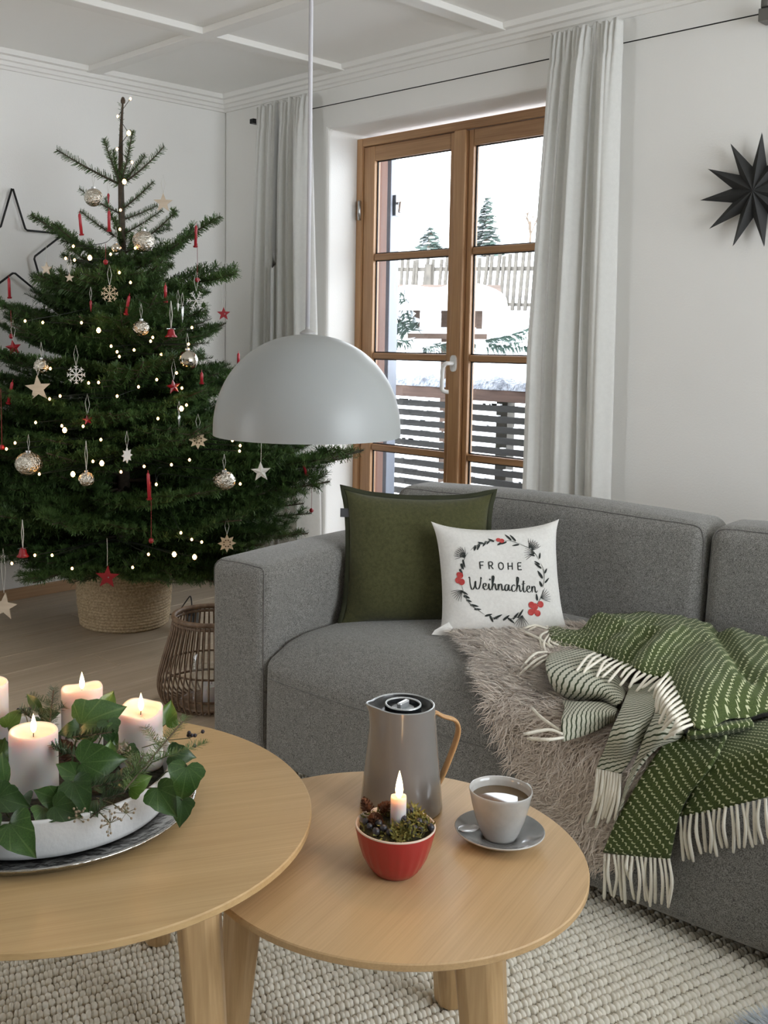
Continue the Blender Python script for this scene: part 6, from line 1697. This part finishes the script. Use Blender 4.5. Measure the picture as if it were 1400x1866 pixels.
for k, (p, R_) in enumerate(ORN['woodstar']):
    o = empty('wooden_star', p, FACE + (.1, -.3, .2, .05, -.1)[k], SL[k], 'star', 'pale stars on the tree'); extrude(starpoly(5, R_, .42, PI / 2 + (.0, -.05, 0, .08, -.12)[k]), .006).build('star_plate', M['pale_wood'], o)
    thread(o, R_ - .002, .07 if k != 4 else .16, k != 1)
o = empty('metal_star', ORN['metalstar'][0][0], FACE + .15, 'domed cream metal star below the lamp shade', 'star'); R_ = ORN['metalstar'][0][1]
pp = starpoly(5, R_, .42, PI / 2 + .05); V = [(x, 0, z) for x, z in pp] + [(0, -.008, 0), (0, .008, 0)]
link('star_body', mesh('star_body', V, [(i, (i + 1) % 10, 10) for i in range(10)] + [((i + 1) % 10, i, 11) for i in range(10)], M['white_metal'], False), o); thread(o, R_ - .002, .12, False)
RS = ['red wooden star hanging free at the right branch tip', 'red wooden star hanging in front of the basket']
for k, (p, R_) in enumerate(ORN['redstar']):
    o = empty('red_star', p, FACE + .1, RS[k], 'star', 'red stars on the tree'); extrude(starpoly(5, R_, .42, PI / 2 - .06 * k), .006).build('star_plate', M['paint_red'], o); thread(o, R_ - .002, .10 if k else .108, k == 0)
    mb = MB().lathe([(.0001, 0), (.003, .0005), (.002, .002), (.0001, .0025)], 8); mb.v = [(x + .004, -.003 - z, y) for x, y, z in mb.v]; mb.build('rivet', M['steel'], o)
FS = ['plump red glass star at the upper left branch', 'plump red glass star near the smooth bauble', 'small plump red star above the hammered bauble']
for k, (p, R_) in enumerate(ORN['fatstar']):
    o = empty('glass_star', p, FACE + .4, FS[k], 'star', 'plump red stars on the tree'); pp = starpoly(5, R_, .45, PI / 2 + .15); V = [(x, 0, z) for x, z in pp] + [(0, -R_ * .42, 0), (0, R_ * .42, 0)]
    link('star_body', mesh('star_body', V, [(i, (i + 1) % 10, 10) for i in range(10)] + [((i + 1) % 10, i, 11) for i in range(10)], M['paint_red'], False), o); thread(o, R_ - .002, .075, True)
BE = ['small red bell on a pale blue ribbon', 'red bell on a ribbon low at the left']
for k, (p, R_) in enumerate(ORN['bell']):
    o = empty('red_bell', p, 0, BE[k], 'bell', 'red bells on the tree'); MB().lathe([(.0001, .022), (.008, .021), (.012, .014), (.015, .0), (R_, -.010), (R_ - .002, -.011), (.012, 0), (.0001, .01)], 20).build('bell_body', M['paint_red'], o, smooth=True)
    MB().lathe([(.0001, -.018), (.004, -.015), (.0001, -.008)], 8).build('clapper', M['steel'], o); thread(o, .022, .10, True, 'thread', .0016)
    MB().prism(starpoly(4, .020, .35), lambda q, kk: (q[0], q[1], .020 + .001 * kk)).build('cap_leaf', M['steel'], o)
FLK = ['straw snowflake left of the trunk', 'pale paper snowflake at the right of the tree', 'white cut snowflake left of centre']
for k, (p, R_) in enumerate(ORN['flake']):
    o = empty('snowflake', p, FACE + .15, FLK[k], 'snowflake', 'cut snowflakes on the tree'); mb = MB(); n = 8 if k != 1 else 6
    for j in range(n):
        a = 2 * PI * j / n; d = Vector((math.cos(a), 0, math.sin(a))); s = Vector((-math.sin(a), 0, math.cos(a)))
        mb.tube([d * .003, d * R_], .0018, 5)
        for f in (.5, .78):
            for sg in (-1, 1): mb.tube([d * R_ * f, d * R_ * (f + .22) + s * sg * R_ * .22], .0014, 4)
    mb.lathe([(.0001, -.002), (.006, -.002), (.006, .002), (.0001, .002)], 10)
    mb.build('flake_body', M['white_paint' if k else 'plywood'], o); thread(o, R_, .075, True)
EI = ['eight-pointed wooden star with cut-outs left of the lamp', 'eight-pointed wooden star touching the sofa arm', 'narrow white eight-pointed star turned edgewise']
for k, (p, R_) in enumerate(ORN['eight']):
    o = empty('eight_pointed_star', p, FACE + (.1, .2, 1.0)[k], EI[k], 'star', 'eight-pointed stars on the tree'); extrude(starpoly(8, R_, .58), .004).build('star_plate', M['plywood' if k < 2 else 'white_paint'], o)
    if k < 2:
        mb = MB()
        for j in range(8):
            a = 2 * PI * (j + .5) / 8; c = Vector((math.cos(a), 0, math.sin(a))) * R_ * .36
            q = MB().lathe([(.0001, -.0001), (R_ * .085, 0), (R_ * .085, .0012), (.0001, .0012)], 8); mb.add([(x + c.x, -.0022 - z, y + c.z) for x, y, z in q.v], q.f)
        mb.build('cut_outs', plain('cut_out_%d' % k, (.12, .08, .045), .9), o)
    thread(o, R_ - .002, .06, True)
IC = [('white taper icicle at the right of the tree', 'ice'), ('silver icicle ornament right of centre', 'ice'), ('red glass drop left of the trunk', 'paint_red'), ('short white icicle near the red bell', 'white_paint'), ('red glass drop below the top whorl', 'paint_red')]
for k, (p, h) in enumerate(ORN['icicle']):
    o = empty('icicle_ornament', p, 0, IC[k][0], 'icicle', 'icicle drops on the tree'); MB().lathe([(.0001, -h / 2), (.0022, -h / 4), (.0042, h * .1), (.0052, h * .32), (.0028, h * .46), (.0001, h / 2)], 10).build('drop', M[IC[k][1]], o, smooth=True); thread(o, h / 2 - .002, .05, True)

# plug, cable and the rattan lantern beside the basket
ad = empty('power_adapter', (.905, -.905, 0), .6, 'black power adapter leaning on the right of the basket', 'adapter')
MB().box((-.02, -.03, .001), (.02, .03, .085)).build('adapter_body', M['black'], ad, bevel=.004)
MB().box((-.014, -.031, .02), (.014, -.0295, .06)).build('adapter_label', plain('adapter_grey', (.10, .105, .11), .5), ad)
MB().tube(catmull([(0, 0, .085), (-.01, .01, .13), (-.04, .04, .10), (-.10, .10, .03), (-.16, .16, .006)], 6), .0028, 6).build('adapter_cord', M['black'], ad, smooth=True)
cb = empty('light_cable', (.75, -.62, 0), 0, 'tangled dark cable lying on the floor behind the lantern', 'cable')
r2 = random.Random(6)
for j in range(4):
    P = [(-.1 + .2 * i + r2.uniform(-.06, .06), -.05 + .10 * j + r2.uniform(-.07, .07) + .05 * i, .004 + .003 * ((i + j) % 3)) for i in range(6)]
    MB().tube(catmull(P, 6), .0026, 5).build('cable_loop', M['black'], cb, smooth=True)

M['rattan'] = plain('rattan', (.13, .078, .046), .5, noise=(50, (.25, .165, .105)))
LO = (1.650, -1.394, 0)
ln = empty('rattan_lantern', LO, 0, 'open rattan rod lantern standing beside the sofa arm', 'lantern')
lp = [(.105, .004), (.150, .014), (.172, .045), (.176, .085), (.166, .135), (.150, .19), (.134, .245), (.124, .292)]
rodp = catmull([(a, b, 0) for a, b in lp], 4)
rod = MB().tube([(q[0], 0, q[1]) for q in rodp], .0030, 6).me('rod', M['rattan'], True)
for k in range(52): link('rod', rod, ln, (0, 0, 0), (0, 0, 2 * PI * k / 52))
def ring(name, R_, z, rr): 
    mb = MB(); P = [(R_ * math.cos(a), R_ * math.sin(a), z) for a in np.linspace(0, 2 * PI, 49)]; mb.tube(P, rr, 8, False); return mb.build(name, M['rattan'], ln, smooth=True)
ring('top_ring', .124, .294, .0085); ring('middle_ring', .158, .130, .0035); ring('lower_ring', .168, .060, .004); ring('base_ring', .105, .007, .006); ring('binding_ring', .124, .279, .005)
MB().lathe([(.0001, .004), (.10, .004), (.10, .010), (.0001, .010)], 30).build('base_plate', M['rattan'], ln)
MB().lathe([(.060, .0105), (.062, .0105), (.066, .06), (.062, .155), (.060, .155), (.064, .06)], 36, close=True).build('glass_cylinder', glass_mat('lantern_glass', (.97, .98, .98), .08), ln, smooth=True)
lc = empty('lantern_candle', (LO[0], LO[1], .0105), 0, 'unlit white pillar candle inside the rattan lantern', 'candle')
MB().lathe([(.0001, 0), (.034, 0), (.035, .002), (.035, .054), (.033, .056), (.0001, .054)], 30).build('wax_body', M['wax'], lc, smooth=True); MB().tube([(0, 0, .053), (.001, 0, .064)], .0009, 5).build('wick', M['wick'], lc)
